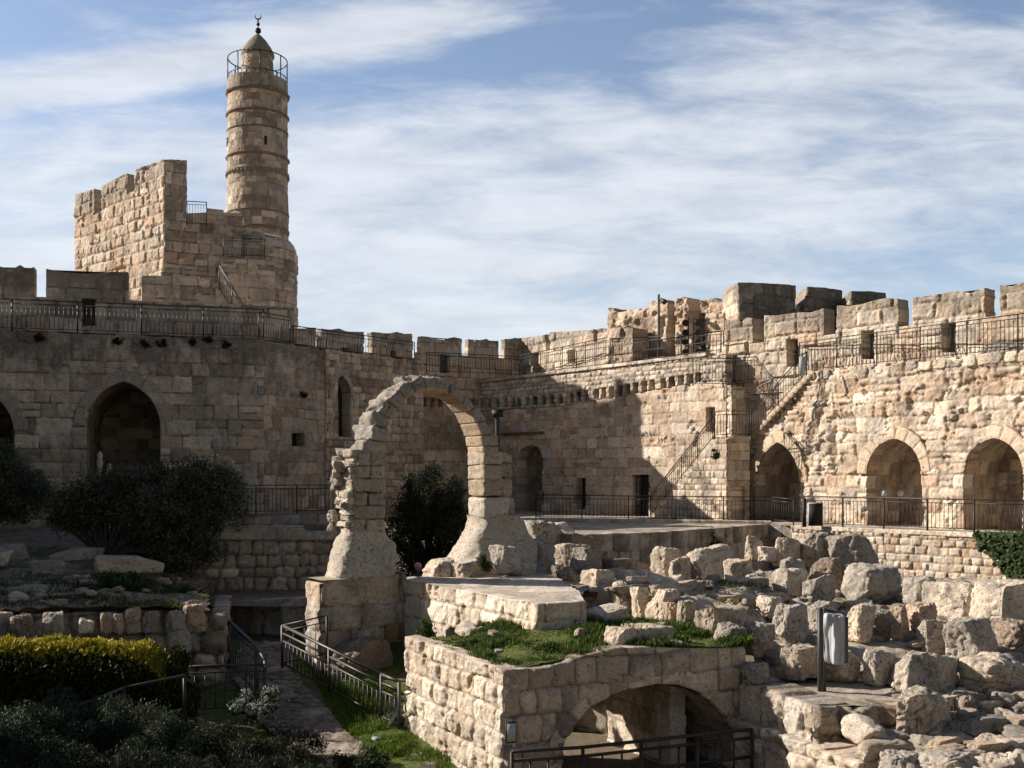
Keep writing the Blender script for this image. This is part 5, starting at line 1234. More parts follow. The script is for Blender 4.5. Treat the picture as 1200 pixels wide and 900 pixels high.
# ---- stones.  (px0, px1, py0, py1, D, depth ratio, k, chops, colour, rz, label)
RK = [
 (766, 797, 642, 682, 25.0, 1.0, 5, 6, BUFF, .3, 'tall upright pale boulder, leftmost of the row before the curved wall'),
 (784, 806, 652, 681, 24.3, 1.0, 5, 5, BUFF, -.4, 'narrow boulder wedged between the upright boulder and the wide flat topped one'),
 (803, 863, 642, 684, 24.8, .8, 7, 6, PALE, .2, 'wide flat topped grey boulder in front of the curved retaining wall'),
 (847, 882, 657, 690, 23.6, 1.0, 4, 5, HONEY, .7, 'tan rounded boulder right of the wide flat topped one'),
 (872, 893, 629, 657, 25.4, 1.0, 5, 5, BUFF, .2, 'small standing stone at the left shoulder of the boulder heap'),
 (885, 908, 641, 658, 24.9, 1.0, 5, 5, PALE, .9, 'small flat stone tucked into the left side of the boulder heap'),
 (905, 938, 631, 663, 25.2, 1.0, 6, 5, BUFF, .4, 'squarish block near the top left of the boulder heap'),
 (931, 972, 624, 662, 25.4, 1.2, 6, 6, GREY, .3, 'pitted grey boulder on the crest of the heap, left of the largest one'),
 (966, 1028, 629, 674, 25.2, .9, 8, 7, GREY, .35, 'largest grey boulder crowning the heap below the black sign'),
 (872, 902, 673, 699, 23.2, 1.0, 4, 5, PALE, 1.2, 'pale rounded boulder at the left foot of the heap'),
 (899, 951, 666, 703, 23.0, .8, 6, 7, PALE, .15, 'broad chalky boulder in the middle of the heap foot'),
 (938, 980, 672, 707, 22.6, 1.0, 4, 7, GREY, .6, 'rounded grey boulder below the crest of the heap'),
 (986, 1052, 663, 708, 23.4, .9, 5, 7, GREY, .5, 'big shadowed boulder under the crowning one at the right of the heap'),
 (950, 990, 655, 690, 24.4, 1, 4, 6, BROWN, .8, 'brown stone packed in the centre of the boulder heap'),
 (912, 940, 655, 675, 24.2, 1, 4, 6, GREY, .1, 'grey filler stone above the broad chalky boulder'),
 (701, 722, 680, 714, 21.0, 1.6, 7, 4, BUFF, .5, 'first upright block of the row edging the grass, farthest left'),
 (718, 740, 682, 720, 20.6, 1.6, 6, 4, BUFF, .5, 'second upright block of the row edging the grass'),
 (738, 760, 689, 725, 20.1, 1.5, 7, 4, BUFF, .5, 'third upright block of the row edging the grass'),
 (757, 795, 692, 732, 19.5, 1.0, 10, 3, BUFF, .5, 'squared fourth block of the row edging the grass'),
 (777, 797, 706, 732, 19.0, 1.0, 4, 5, ORANGE, .3, 'round orange stone in the row edging the grass'),
 (793, 816, 704, 739, 18.7, 1.2, 6, 4, BUFF, .4, 'rough block right of the round orange stone'),
 (813, 871, 708, 747, 18.4, .7, 11, 3, BUFF, .45, 'large squared block with a bright left face at the corner of the grass'),
 (834, 872, 731, 751, 17.8, .9, 7, 5, GREY, .2, 'low weathered block in front of the large squared corner block'),
 (869, 906, 730, 752, 18.2, .9, 5, 5, GREY, .1, 'low dark block beside the angular grey boulder'),
 (903, 948, 709, 752, 18.8, .9, 7, 6, GREY, .7, 'angular grey boulder left of the covered sign post'),
 (946, 985, 704, 740, 19.6, .9, 5, 6, GREY, .3, 'grey boulder hidden behind the covered sign post'),
 (886, 918, 699, 723, 20.2, 1, 5, 6, PALE, .1, 'pale sloping stone above the angular grey boulder'),
 (860, 890, 696, 712, 21, 1.2, 5, 6, PALE, .6, 'flat pale stone on the upper ledge of the ruins'),
 (990, 1028, 709, 752, 19.3, .9, 6, 6, BUFF, .4, 'tan block right of the covered sign with a bright left side'),
 (1020, 1045, 716, 752, 19.6, 1, 5, 5, DKG, .2, 'dark stone in the shade right of the tan block'),
 (914, 962, 748, 795, 17.3, .9, 4, 7, BUFF, .4, 'large rounded boulder directly left of the covered sign post'),
 (872, 903, 777, 799, 17.2, 1.2, 7, 5, GREY, .2, 'low dark block at the right end of the bridge'),
 (968, 1006, 760, 799, 17.3, .9, 4, 6, BUFF, .6, 'rounded boulder behind the foot of the sign post'),
 (1007, 1047, 762, 802, 17.2, .9, 6, 6, GREY, .3, 'upright grey block two stones right of the sign post'),
 (1037, 1068, 709, 749, 19.6, .8, 3.5, 7, ORANGE, .2, 'orange pitted rock between the tan block and the wall of big blocks'),
 (1063, 1095, 707, 746, 19.8, .9, 4, 7, HONEY, .8, 'honey coloured jagged rock below the top row of big blocks'),
 (1072, 1109, 727, 773, 19.0, .9, 5, 7, GREY, .3, 'grey jagged block leaning left of the big faceted boulder'),
 (1103, 1163, 725, 776, 18.6, .8, 6, 8, GREY, .5, 'big faceted grey boulder under the top row at right'),
 (1060, 1094, 677, 709, 21.6, 1.3, 9, 4, GREY, .5, 'leftmost block of the top row at right'),
 (1089, 1154, 681, 726, 20.9, 1.0, 10, 4, PALE, .35, 'long middle block of the top row with a bright left face'),
 (1149, 1215, 682, 732, 20.2, 1.0, 10, 5, PALE, .35, 'right hand block of the top row cut by the picture edge'),
 (1160, 1220, 728, 770, 19.2, 1.0, 6, 5, BROWN, .2, 'dark brown rock below the top row at the picture edge'),
 (1043, 1131, 760, 822, 17.0, .6, 7, 7, PALE, .3, 'very large pale boulder with a bright flat left side near the right foreground'),
 (1127, 1216, 770, 820, 17.3, .7, 8, 5, BUFF, .2, 'long buff block right of the very large pale boulder'),
 (1045, 1114, 808, 865, 15.6, .7, 5, 8, BUFF, .45, 'triangular sharp edged boulder in the right foreground'),
 (1110, 1158, 814, 862, 16.1, .9, 5, 6, BROWN, .2, 'dark pitted block right of the triangular boulder'),
 (1158, 1216, 816, 858, 16.2, .9, 6, 6, BROWN, .2, 'dark block at the right edge under the long buff block'),
 (1082, 1157, 882, 915, 13.6, .9, 7, 5, GREY, .1, 'flat slab stone at the bottom edge, centre of three'),
 (1027, 1079, 882, 915, 13.8, .9, 7, 5, GREY, .4, 'flat slab stone at the bottom edge, left of three'),
 (1142, 1185, 863, 889, 14.6, 1, 4, 6, BUFF, .4, 'flat mossy stone above the bottom slabs'),
 (1153, 1200, 882, 915, 13.4, 1, 4, 6, PALE, .4, 'pale rounded stone at the bottom right corner'),
 (686, 740, 712, 731, 18.9, .8, 12, 2, PALE, .5, 'long pale kerb block between the platform end and the row of uprights'),
 (640, 700, 622, 650, 26.0, .8, 5, 7, BROWN, .3, 'dark craggy rock behind the round nosed rock'),
 (612, 660, 612, 645, 25.6, .9, 5, 7, GREY, .4, 'craggy rock under the thin pale slab'),
 (574, 612, 640, 672, 22.7, .8, 5, 7, GREY, .2, 'rough rock mass built into the front of the right arch foot'),
 (700, 770, 655, 676, 25.5, .8, 8, 4, BROWN, .2, 'long low dark stone at the foot of the curved wall'),
 (626, 673, 614, 632, 27.0, 1.2, 10, 3, PALE, .2, 'thin pale slab lying right of the ruined arch'),
 (652, 698, 637, 665, 25.0, 1.0, 5, 6, BUFF, .3, 'pale rock with a round nose right of the ruined arch'),
 (666, 703, 642, 668, 24.6, 1.0, 5, 6, GREY, .5, 'grey rock overlapping the round nosed one'),
 (604, 648, 630, 676, 24.2, 1.0, 4, 7, GREY, .3, 'dark rugged rock against the right foot of the arch'),
 (586, 625, 660, 682, 23.2, 1.0, 6, 5, BUFF, .3, 'low block at the base of the right arch foot'),
 (641, 680, 662, 688, 23.0, 1.0, 4, 6, DKG, .3, 'dark round rock lying on the platform'),
 (683, 720, 668, 700, 22.6, 1.2, 8, 4, BUFF, .5, 'squared stone where the row of uprights meets the platform'),
 (720, 760, 668, 683, 23.4, 1.2, 6, 4, PALE, .5, 'flat pale stone behind the first upright blocks'),
 (498, 538, 656, 677, 22.9, 1.0, 4, 7, PALE, .3, 'chalky broken stone on the platform inside the arch'),
 (530, 566, 652, 680, 22.7, 1.0, 4, 7, PALE, .7, 'chalky lumps at the inner side of the right arch foot'),
 (703, 786, 733, 762, 17.3, .62, 14, 1, BUFF, .1, 'hollowed rectangular stone basin lying on the bridge turf'),
 (34, 76, 657, 680, 23.6, 1.0, 9, 3, GREY, .3, 'flat topped squared block on the left mound'),
 (116, 189, 652, 671, 24.5, .6, 10, 3, BUFF, .1, 'long low wall block under the olive tree'),
 (8, 54, 686, 708, 21.6, 1.0, 5, 5, GREY, .2, 'big rounded stone on the left mound by the picture edge'),
 (-4, 36, 638, 662, 25.5, 1.0, 9, 4, GREY, .4, 'squared block farthest left on the mound'),
 (-12, 16, 644, 664, 24.2, 1.0, 9, 3, PALE, .2, 'bright topped stone cut by the left picture edge'),
 (60, 120, 642, 662, 25.6, .9, 5, 5, PALE, .1, 'long sunlit slab of rock on the left mound'),
 (-10, 12, 718, 750, 19.0, 1, 7, 4, GREY, .2, 'first stone of the row above the hedge at the picture edge'),
 (13, 45, 720, 750, 19.0, 1, 5, 5, BROWN, .2, 'broad brown stone above the hedge, second in its row'),
 (49, 73, 718, 750, 19.1, 1, 7, 4, GREY, .3, 'square topped stone above the hedge, third in its row'),
 (92, 110, 723, 742, 19.1, 1, 4, 6, PALE, .2, 'bright white stone above the middle of the hedge'),
 (117, 133, 718, 742, 19.3, 1, 5, 5, ORANGE, .2, 'first of a pair of tan stones above the hedge'),
 (132, 148, 719, 742, 19.3, 1, 5, 5, ORANGE, .4, 'second of a pair of tan stones above the hedge'),
 (147, 167, 713, 741, 19.4, 1, 4, 5, BROWN, .3, 'large round brown stone above the hedge'),
 (166, 185, 716, 742, 19.5, 1, 4, 5, BROWN, .1, 'round brown stone right of the largest one above the hedge'),
 (194, 216, 714, 742, 19.7, 1, 4, 6, GREY, .5, 'angular stone near the right end of the rubble wall'),
 (214, 240, 709, 733, 20.0, 1, 7, 4, ORANGE, .1, 'squared tan stone capping the right end of the rubble wall'),
 (196, 224, 740, 764, 19.6, 1, 4, 6, GREY, .1, 'stone low in the rubble wall beside the hedge end'),
 (386, 455, 754, 822, 21.3, .8, 4, 7, BROWN, .2, 'big orange brown boulder below the arch foundation'),
 (325, 358, 700, 735, 24.0, .9, 4, 6, GREY, .2, 'rounded grey stone set in the dark block wall'),
 (440, 452, 706, 760, 22.6, .9, 7, 3, BROWN, .1, 'narrow upright stone beside the dark gap under the arch'),
]
def place_rock(r, seed):
    x0, x1, y0, y1, D, dr, k, ch, col, rz, lab = r
    w = (x1 - x0) / F * D; h = (y1 - y0) / F * D
    near = D < 20; k = max(k, 6.5) if seed % 3 else max(k, 5)
    n = 34 if near else 24
    q, f, c = rock_arr((w * 1.08, w * dr * .9, h * 1.02), seed, k, ch, .05 if k > 6 else .07, n, col, chopd=(.66, .98), lichen=.55)
    q = q @ rotm(.45 + rz * .5 + random.Random(seed + 5).uniform(-.12, .12), random.Random(seed).uniform(-.05, .05), random.Random(seed + 1).uniform(-.08, .08)).T
    # fit the turned stone back to its own width
    sw = w * (1.14 if 'ledge' in lab or 'footing' in lab or 'row' in lab else 1.05) / max(.05, q[:, 0].max() - q[:, 0].min()); q[:, 0] *= sw; q[:, 1] *= min(1.3, max(.7, sw))
    cpt = P((x0 + x1) / 2, (y0 + y1) / 2, D)
    cat = 'block' if ('block' in lab or 'slab' in lab) else ('boulder' if 'boulder' in lab else 'stone')
    if 'basin' in lab: cat = 'stone basin'
    q = q + cpt
    if 'basin' in lab:
        m = (q[:, 2] > cpt[2] + h * .3) & (np.hypot((q[:, 0] - cpt[0] + .1) / (w * .3), (q[:, 1] - cpt[1]) / (w * .22)) < 1); q[m, 2] -= .06
    o = mk({'block': 'stone_block', 'boulder': 'boulder', 'stone': 'stone', 'stone basin': 'stone_basin'}[cat], q, f, c, ROCK)
    tagp(o, lab, cat)
for i, r in enumerate(RK): place_rock(r, 1000 + i * 7)
# small loose stones: six shapes, copied
random.seed(21)
variants = []
def loose(n, region, group, label, zfun, smin=.08, smax=.26, col=(BUFF, GREY, PALE)):
    k = 0
    while k < n:
        x, y = region()
        vi = random.randrange(6); s = random.uniform(smin, smax) * (1 if random.random() < .8 else 1.5)
        if len(variants) < 6:
            q, f, c = rock_arr((1, .85, .6), 2000 + len(variants), 7, 8, .07, 10, col[len(variants) % 3])
            o = mk('loose_stone', q, f, c, ROCK, loc=(0, 0, 0)); variants.append(o)
        else: o = variants[vi].copy(); COL.objects.link(o)
        o.location = (x, y, zfun(x, y) + s * .2); o.rotation_euler = (random.uniform(-.3, .3), random.uniform(-.3, .3), random.uniform(0, 6.3)); o.scale = (s * random.uniform(.8, 1.5), s, s * random.uniform(.5, .9))
        tagp(o, label, 'stone', group); k += 1
def reg_right():
    while True:
        x = random.uniform(1.8, 10.5); y = random.uniform(13.2, 26)
        if rkeep(np.array([x]), np.array([y]))[0] and abs(x / y) < .5: return x, y
loose(170, reg_right, 'loose stones among the ruins on the right', 'small loose stone among the boulders and ledges of the sunlit ruins', zruin, .12, .42)
def reg_left():
    while True:
        x = random.uniform(-11.5, -6); y = random.uniform(19.8, 26)
        if x / y > -.5 and x < -5.9 - (y - 20.6) * .28: return x, y
loose(70, reg_left, 'loose stones on the shaded left mound', 'small loose stone on the shaded mound behind the hedge', zmound, .07, .24)
def reg_turf():
    while True:
        x = random.uniform(-1.2, 2.9); y = random.uniform(16.4, 19.6)
        if inside(np.array([x]), np.array([y]), grpoly)[0]: return x, y
loose(14, reg_turf, 'pale stones lying in the bridge turf', 'pale small stone lying in the green grass on the bridge', lambda x, y: zturf(x, y) + .02, .1, .28)

GP = Plane(440, 22.9, 500, 24.2)  # added wall, stands in for the deep shade of the gap
t = thing('gap_shade_wall', 'wall added behind the narrow gap between arch foundation and platform to keep it dark', 'wall', tuple(GP.W(.5, -4.8)))
panel('wall_face', GP, [(-.2, -4.85), (GP.L, -4.85), (GP.L, -2.35), (-.2, -2.35)], [], S_NICHE, t, T=.4, res=.05)

# medium broken blocks filling the courses between the named boulders
bv = []
rb = random.Random(77); k = 0
while k < 85:
    x, y = reg_right(); s = rb.uniform(.26, .5)
    if y > 24.5 or (x < 3.2 and y < 20): continue
    if k < 8:
        q, f, c = rock_arr((1, .8, .62), 2600 + k, 9, 6, .055, 14, (BUFF, GREY, PALE, HONEY)[k % 4]); o = mk('broken_block', q, f, c, ROCK, loc=(0, 0, 0)); bv.append(o)
    else: o = bv[rb.randrange(8)].copy(); COL.objects.link(o)
    o.location = (x, y, zruin(x, y) + s * .18); o.rotation_euler = (rb.uniform(-.15, .15), rb.uniform(-.15, .15), rb.uniform(.3, .65)); o.scale = (s * rb.uniform(1.1, 2.1), s * rb.uniform(.8, 1.2), s * rb.uniform(.5, .95))
    tagp(o, 'medium squarish broken block lying between the big boulders of the ruins', 'block', 'medium broken blocks among the boulders'); k += 1

LE1 = Plane(868, 17.3, 952, 15.5); LE2 = Plane(952, 15.5, 1056, 15.75); ZLE = -3.37
t = thing('ledge_wall', 'ledge of big squared blocks below the covered sign, bright on its left face and dark in front', 'wall', tuple(LE1.W(LE1.L, -4.9)))
S_LE = Style(h=(.62, .7), w=(.5, .95), joint=.03, bulge=.07, edge=.1, rough=.04, off=.05, wob=.04, pal=((BUFF, 3), (PALE, 2), (GREY, 1)), mortar=(.14, .11, .08), stain=.3, pits=.08, rf=3, seed=191)
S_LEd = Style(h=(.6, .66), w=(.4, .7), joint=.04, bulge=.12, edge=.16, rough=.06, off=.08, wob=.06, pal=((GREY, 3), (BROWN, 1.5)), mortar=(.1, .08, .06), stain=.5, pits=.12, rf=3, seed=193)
panel('left_face', LE1, [(0, -4.95), (LE1.L, -4.95)] + rtop([(LE1.L, ZLE), (0, ZLE + .04)], 3, .05, .5), [], S_LE, t, T=.6, res=.022)
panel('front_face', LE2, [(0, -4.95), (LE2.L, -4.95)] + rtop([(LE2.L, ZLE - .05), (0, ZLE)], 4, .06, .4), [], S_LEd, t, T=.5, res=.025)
LE3 = Plane(862, 16.9, 1006, 14.35)
panel('footing', LE3, [(0, -5.2), (LE3.L, -5.2)] + rtop([(LE3.L, -3.9), (0, -3.93)], 5, .04, .6), [], S_LE, t, T=.7, res=.022)
poly_le = [tuple(LE1.W(0, 0, -.02)[:2]), tuple(LE1.W(LE1.L, 0, -.02)[:2]), tuple(LE2.W(LE2.L, 0, -.02)[:2]), (6.3, 17.3), (3.9, 17.5)]
field('ledge_ground', 3.4, 6.5, 15.2, 17.7, .04, [(3.9, 17.3, ZLE - .02), (4.5, 15.6, ZLE - .03), (5.7, 15.9, ZLE - .05), (6.2, 17.2, ZLE - .02)], lambda x, y: inside(x, y, poly_le), lambda x, y, z: soilcol(x, y, z, .45, (.46, .385, .30)), None, .035)
ft = [tuple(LE3.W(0, -3.95, -.3)), tuple(LE3.W(LE3.L, -3.95, -.3)), (5.5, 15.6, -3.95), (4.5, 16.5, -3.95), (3.6, 17.6, -3.95)]
sheet('footing_top', ft, STONE, t, (.5, .42, .34))

# =================================================================== unseen west wall, added and notched to shape the foreground shade
WW = Plane.__new__(Plane); WW.set(np.array([-17.0, 8.0]), np.array([-17.0, 33.5]))
t = thing('fortress_wall', 'unseen west wall added beyond the left picture edge to shade the foreground', 'wall', (-17, 20, -4.8))
def shade_wall_outline():
    out_ = [(0, -4.8), (25.5, -4.8), (25.5, 5.4), (17.5, 5.4), (17.5, 3.2)]
    out_ += [(13.6, 3.2), (13.6, .8), (10.4, .8), (10.4, 3.0), (8.2, 3.0), (8.2, 2.4), (7.2, 2.4), (7.2, 3.2)]
    out_ += [(0, 3.2)]
    return out_
panel('wall_face', WW, shade_wall_outline(), [], S_LEFT, t, T=1.2, res=.15)

# =================================================================== railings
cI = (.03, .028, .027)
def lw(pl, px, z, h=0.1): u = pl.uv(px, 0)[0]; return pl.W(u, z, h)
rail('railing', 'long black iron railing on top of the left curtain wall', [lw(LW, -150, ZL + .03, -.2), lw(LW, 309, ZL + .03, -.2)], 1.02, 1.85, .14)
rail('railing', 'short dense iron railing section just right of the stair foot on the left wall', [lw(LW2, 308, ZL + .03, -.2), lw(LW2, 345, ZL + .03, -.2)], .95, 1.2, .11)
rail('railing', 'black railing in front of the middle battlement right of the minaret', [lw(LW3, 350, ZL + .0, -.3), lw(LW3, 492, ZL, -.3)], .74, 1.6, .14)
rail('railing', 'thin railing high on the ledge between tower and minaret', [P(262, 301, 43.6), P(310, 303, 44.2)], .8, 1.0, .1)
rail('railing', 'small railing on the tower top left of the minaret', [P(219, 264, 44.3), P(242, 265, 44.6)], 1.0, .9, .1)
rail('railing', 'steep stair railing descending the tower to the wall walk', [P(257, 340, 42.6), P(287, 390, 42)], 1.0, 1.2, .14)
rail('railing', 'far railing crossing in front of the corner battlement above the arch', [P(500, 437, 49), P(609, 441, 51.5)], .95, 1.5, .15, bw=.022)
rail('railing', 'far sunlit railing before the far battlement left of the lamp pole', [P(609, 441, 51.5), P(715, 422, 46.0)], 1.0, 1.6, .15, bw=.022)
rail('railing', 'low railing along the edge above the beam sockets', [RW1.W(RW1.uv(640, 0)[0], 4.55, .0), RW1.W(RW1.uv(845, 0)[0], 4.62, 0)], .8, 1.9, None, bw=.02, upper=.35)
rail('railing', 'railing on the ruined vault walk behind the floodlight stand', [P(715, 425, 45.6), P(760, 425, 44.2), P(848, 419, 41.9)], 1.05, 1.5, .15, bw=.02)
rail('railing', 'railing across the upper landing above the stair turret', [P(812, 452, 40.7), P(858, 453, 39.8), P(895, 450, 40.2), P(940, 446, 39)], 1.05, 1.4, .13, bw=.02)
rail('railing', 'long railing along the walk below the right battlement', [lw(RW2, 938, ZT + .1, .05), lw(RW2, 1330, ZT + .1, .05)], 1.1, 1.65, .13, bw=.018)
rail('railing', 'upper stair railing rising from the landing to the right walk', [P(880, 510, 38.7), P(945, 440, 37.6)], .85, 1.3, .13, bw=.02)
rail('railing', 'lower stair railing climbing from the terrace to the landing', [FA.W(*FA.uv(763, 606), .03), FA.W(*FA.uv(838, 513), .03)], .85, 1.2, .14, bw=.02)
rail('railing', 'railing on the lower landing in front of the turret', [FA.W(*FA.uv(838, 513), .03), FA.W(*FA.uv(852, 512), .03), FB.W(*FB.uv(877, 512), .03)], .95, .9, .13, bw=.02)
rail('railing', 'long terrace railing in front of the socket wall and its doors', [PT(628, 38.6, ZTR + .1), PT(905, 37.2, ZTR + .05), PT(930, 36.1, ZTR)], .88, 1.7, .13, bw=.018)
rail('railing', 'terrace railing in front of the three arches on the right', [TE1.W(TE1.uv(942, 0)[0], ZTR + .02, -.02), TE1.W(TE1.uv(1330, 0)[0], ZTR + .02, -.02)], .97, 1.35, .12, bw=.018, post_down=.55, pw=.05)
rail('railing', 'dark railing on the left terrace between olive trees and arch', [PT(-100, 35.0, -1.33), PT(300, 35.0, -1.33), PT(395, 35.6, -1.33)], .95, 1.6, .13, bw=.02)
rail('railing', 'sloping double handrail on the right side of the garden path', [P(331, 783, 21.2), P(447, 846, 19.0), P(468, 856, 18.6)], .85, 1.35, .13, pw=.055, bw=.022, upper=.3, mids=(.70,), mat=GALV)
rail('railing', 'short railing at the far end of the garden path before the block wall', [P(331, 783, 21.2), P(383, 772, 21.0)], .85, 1.35, .2)
rail('railing', 'handrail descending on the left side of the garden path', [P(268, 783, 21.3), P(301, 818, 19.8), P(311, 836, 19.2)], .95, 1.2, .14, pw=.055, mat=GALV)
rail('railing', 'low dark fence around the planting bed beside the hedge', [P(311, 834, 19.2), P(216, 838, 18.7)], .85, 1.3, .16, pw=.05)
rail('railing', 'single bar handrail running off left in front of the hedge', [P(216, 838, 16.5), P(145, 855, 15.8), P(90, 880, 15.0)], .62, 1.4, None, pw=.035, upper=0)
rail('railing', 'black iron fence across the passage under the bridge arch', [P(600, 958, 14.9), P(683, 950, 15.5), P(881, 925, 16.3)], .92, 1.05, .28, pw=.05, bw=.028, upper=.13, mids=(.5,))

# =================================================================== small structures
sb = thing('sign_board', 'black sign board in a white frame on a dark post by the terrace railing', 'sign', PT(943, 35.0, ZTR))
a = Acc(); a.bar(PT(942.5, 35.0, ZTR), P(942.5, 584, 35.0), .11, (.02, .02, .02)); a.build('post', DARK, sb)
a = Acc(); a.bar(P(955.5, 616.5, 34.9), P(955.5, 589, 34.9), .50, (.6, .6, .6), d=.06, up=(0, 1, 0)); a.build('frame', plain('white_frame', (.6, .6, .58), .5), sb)
a = Acc(); a.bar(P(955.5, 615.5, 34.85), P(955.5, 590, 34.85), .43, (.01, .01, .01), d=.04, up=(0, 1, 0)); a.build('panel', DARK, sb)
# covered sign on its post
cs = thing('covered_sign', 'grey steel sign post with its panel wrapped in pale grey cloth among the boulders', 'sign', tuple(P(963, 810, 16.6)))
a = Acc()
for dx in (-.035, .035): a.bar(P(963, 811, 16.6) + (dx, 0, -.05), P(963, 712.5, 16.6) + (dx, 0, 0), .05, (.2, .2, .2), d=.07)
a.build('post', GALV, cs)
a = Acc(); a.bar(P(962, 714, 16.6), P(990, 719, 16.75), .04, (.2, .2, .2)); a.bar(P(962, 777, 16.6), P(988, 779, 16.75), .04, (.2, .2, .2)); a.build('bracket', GALV, cs)
v, f = cubegrid(26); q = v / (np.abs(v) ** 10).sum(1)[:, None] ** .1
wS = 25 / F * 16.6; hS = 59 / F * 16.6
fold = np.abs(fbm(v[:, 0] * 1.7 + 4, v[:, 2] * .5, v[:, 1] * 2, 3, 5) - .5) * .30
p = q * np.array([wS / 2, .10, hS / 2]); p[:, 1] -= fold * (v[:, 1] < 0) * .9; p[:, 0] *= 1 + (v[:, 2] < -.6) * -.10 * (-.6 - v[:, 2]) * 2; p[:, 2] += (v[:, 0] * -.02 - .0)
mk('cloth_cover', p @ rotm(-.25).T + P(977.5, 748, 16.6), f, (.7, .7, .72), CLOTH, cs)
a = Acc(); a.bar(P(991, 776, 16.7), P(991, 723, 16.7), .045, (.1, .06, .05), d=.12); a.build('panel_edge', plain('brown_edge', (.10, .07, .06), .6), cs)
# plaque on the bridge
pq = thing('plaque', 'small pale metal plaque on a bracket at the left corner of the bridge arch', 'plaque', tuple(P(595, 868, 15.4)))
a = Acc(); a.bar(BF.W(*BF.uv(595.5, 867), .10), BF.W(*BF.uv(595.5, 846), .10), .14, (.4, .4, .4), d=.025, up=(BF.n[0], BF.n[1], 0)); a.build('plate', PLAQ, pq)
a = Acc(); a.bar(BF.W(*BF.uv(595.5, 869), .09), BF.W(*BF.uv(595.5, 844.5), .09), .17, (.03, .03, .03), d=.02, up=(BF.n[0], BF.n[1], 0)); a.build('plate_frame', DARK, pq)
# lamp pole on the vault walk
lp = thing('lamp_pole', 'slim grey lamp pole with a small spotlight rising from the wall walk', 'lamp', tuple(P(772, 425, 44.6)))
a = Acc(); a.tube(P(772, 428, 44.0), P(772, 345, 44.0), .055, .05, (.3, .3, .3), 8); a.build('pole', GALV, lp)
a = Acc(); a.tube(P(772, 352, 44.0), P(777, 351.5, 44.0), .04, .04, (.1, .1, .1)); a.tube(P(774.5, 351, 43.9), P(779, 354, 43.7), .07, .12, (.05, .05, .05)); a.build('spotlight', DARK, lp)
# floodlight stand
fs = thing('floodlight_stand', 'stand holding two columns of round black floodlights before the ruined vault', 'floodlights', tuple(P(811, 416, 43)))
a = Acc()
for x in (806.5, 813): a.tube(P(x, 420, 42.4), P(x, 371, 42.4), .035, .035, (.05, .05, .05), 6)
a.bar(P(800, 417, 42.4), P(820, 417, 42.4), .08, cI); a.build('frame', IRON, fs)
for r_ in range(4):
    for s_ in (-1, 1):
        c_ = P(809.5 + s_ * 5.5, 377 + r_ * 11.3, 42.3); a = Acc(); a.tube(c_, c_ + np.array([s_ * .06, -.22, -.08]), .07, .14, (.02, .02, .02), 12)
        o = a.build('lamp_head', DARK, fs)
a = Acc(); a.bar(P(823, 416, 42.4), P(823, 406, 42.4), .28, (.02, .02, .02)); a.build('ballast_box', DARK, fs)
# camera pole by the arch
cp = thing('camera_pole', 'black pole with a flat headed camera behind the right shoulder of the ruined arch', 'pole', tuple(P(583, 512, 30)))
a = Acc(); a.tube(P(583, 640, 30), P(583, 486, 30), .07, .07, (.02, .02, .02), 10); a.build('pole', DARK, cp)
a = Acc(); a.bar(P(576.5, 484.5, 30), P(589.5, 484.5, 30), .09, (.02, .02, .02), d=.2); a.bar(P(577, 486, 30), P(580, 488, 30), .08, (.02, .02, .02)); a.build('camera_head', DARK, cp)
# pale post by the olive
q = thing('stone_post', 'slender pale carved post rising in front of the dark left archway', 'post', tuple(P(117, 560, 31)))
v, f, c = lathe([(.0, 0), (.08, .02), (.07, .4), (.09, .6), (.06, .66), (.085, .78), (.04, .88), (0, .9)], *P(117, 560, 31)[:2], 12, (.5, .42, .3)); v[:, 2] += P(117, 565, 31)[2]; mk('carved_post', v, f, c, STONE, q)
v2 = v.copy(); v2[:, 0] += .28; v2[:, 2] -= .35; mk('carved_stump', v2, f, c, STONE, q)
# garden spotlight on the lawn
gs = thing('garden_spotlight', 'small pale box spotlight standing on the lawn by the bridge wall', 'lamp', tuple(P(440, 876, 18.2)))
a = Acc(); a.bar(P(441, 872, 18.0), P(441, 864, 18.0), .14, (.3, .32, .32), d=.1, up=(0, 1, 0)); a.build('housing', PLAQ, gs)
a = Acc(); a.bar(P(441, 880, 18.0), P(441, 870, 18.0), .03, (.05, .05, .05)); a.build('spike', DARK, gs)
# info board on the upper walk
o = thing('notice_board', 'narrow pale blue notice board on the railing by the upper stair', 'sign', tuple(P(940, 441, 37.3)))
a = Acc(); a.bar(P(940, 440, 37.0), P(940, 418, 37.0), .2, (.5, .55, .6), d=.03, up=(0, 1, 0)); a.build('board', PLAQ, o)
# small lamps in the middle niche
for x in (1036, 1055):
    o = thing('niche_lamp', 'round pale lamp in the second arch, %s one' % ('left' if x == 1036 else 'right'), 'lamp', tuple(P(x, 582, 36.2)))
    v, f, c = lathe([(.12 * math.sin(a_), -.12 * math.cos(a_)) for a_ in np.linspace(.02, math.pi - .02, 8)], *P(x, 582, 36.0)[:2], 12, (.5, .5, .5)); v[:, 2] += P(x, 578, 36.0)[2]; mk('globe', v, f, c, PLAQ, o)
    a = Acc(); a.bar(P(x, 620, 36.0), P(x, 581, 36.0), .03, (.05, .05, .05)); a.build('stem', DARK, o)

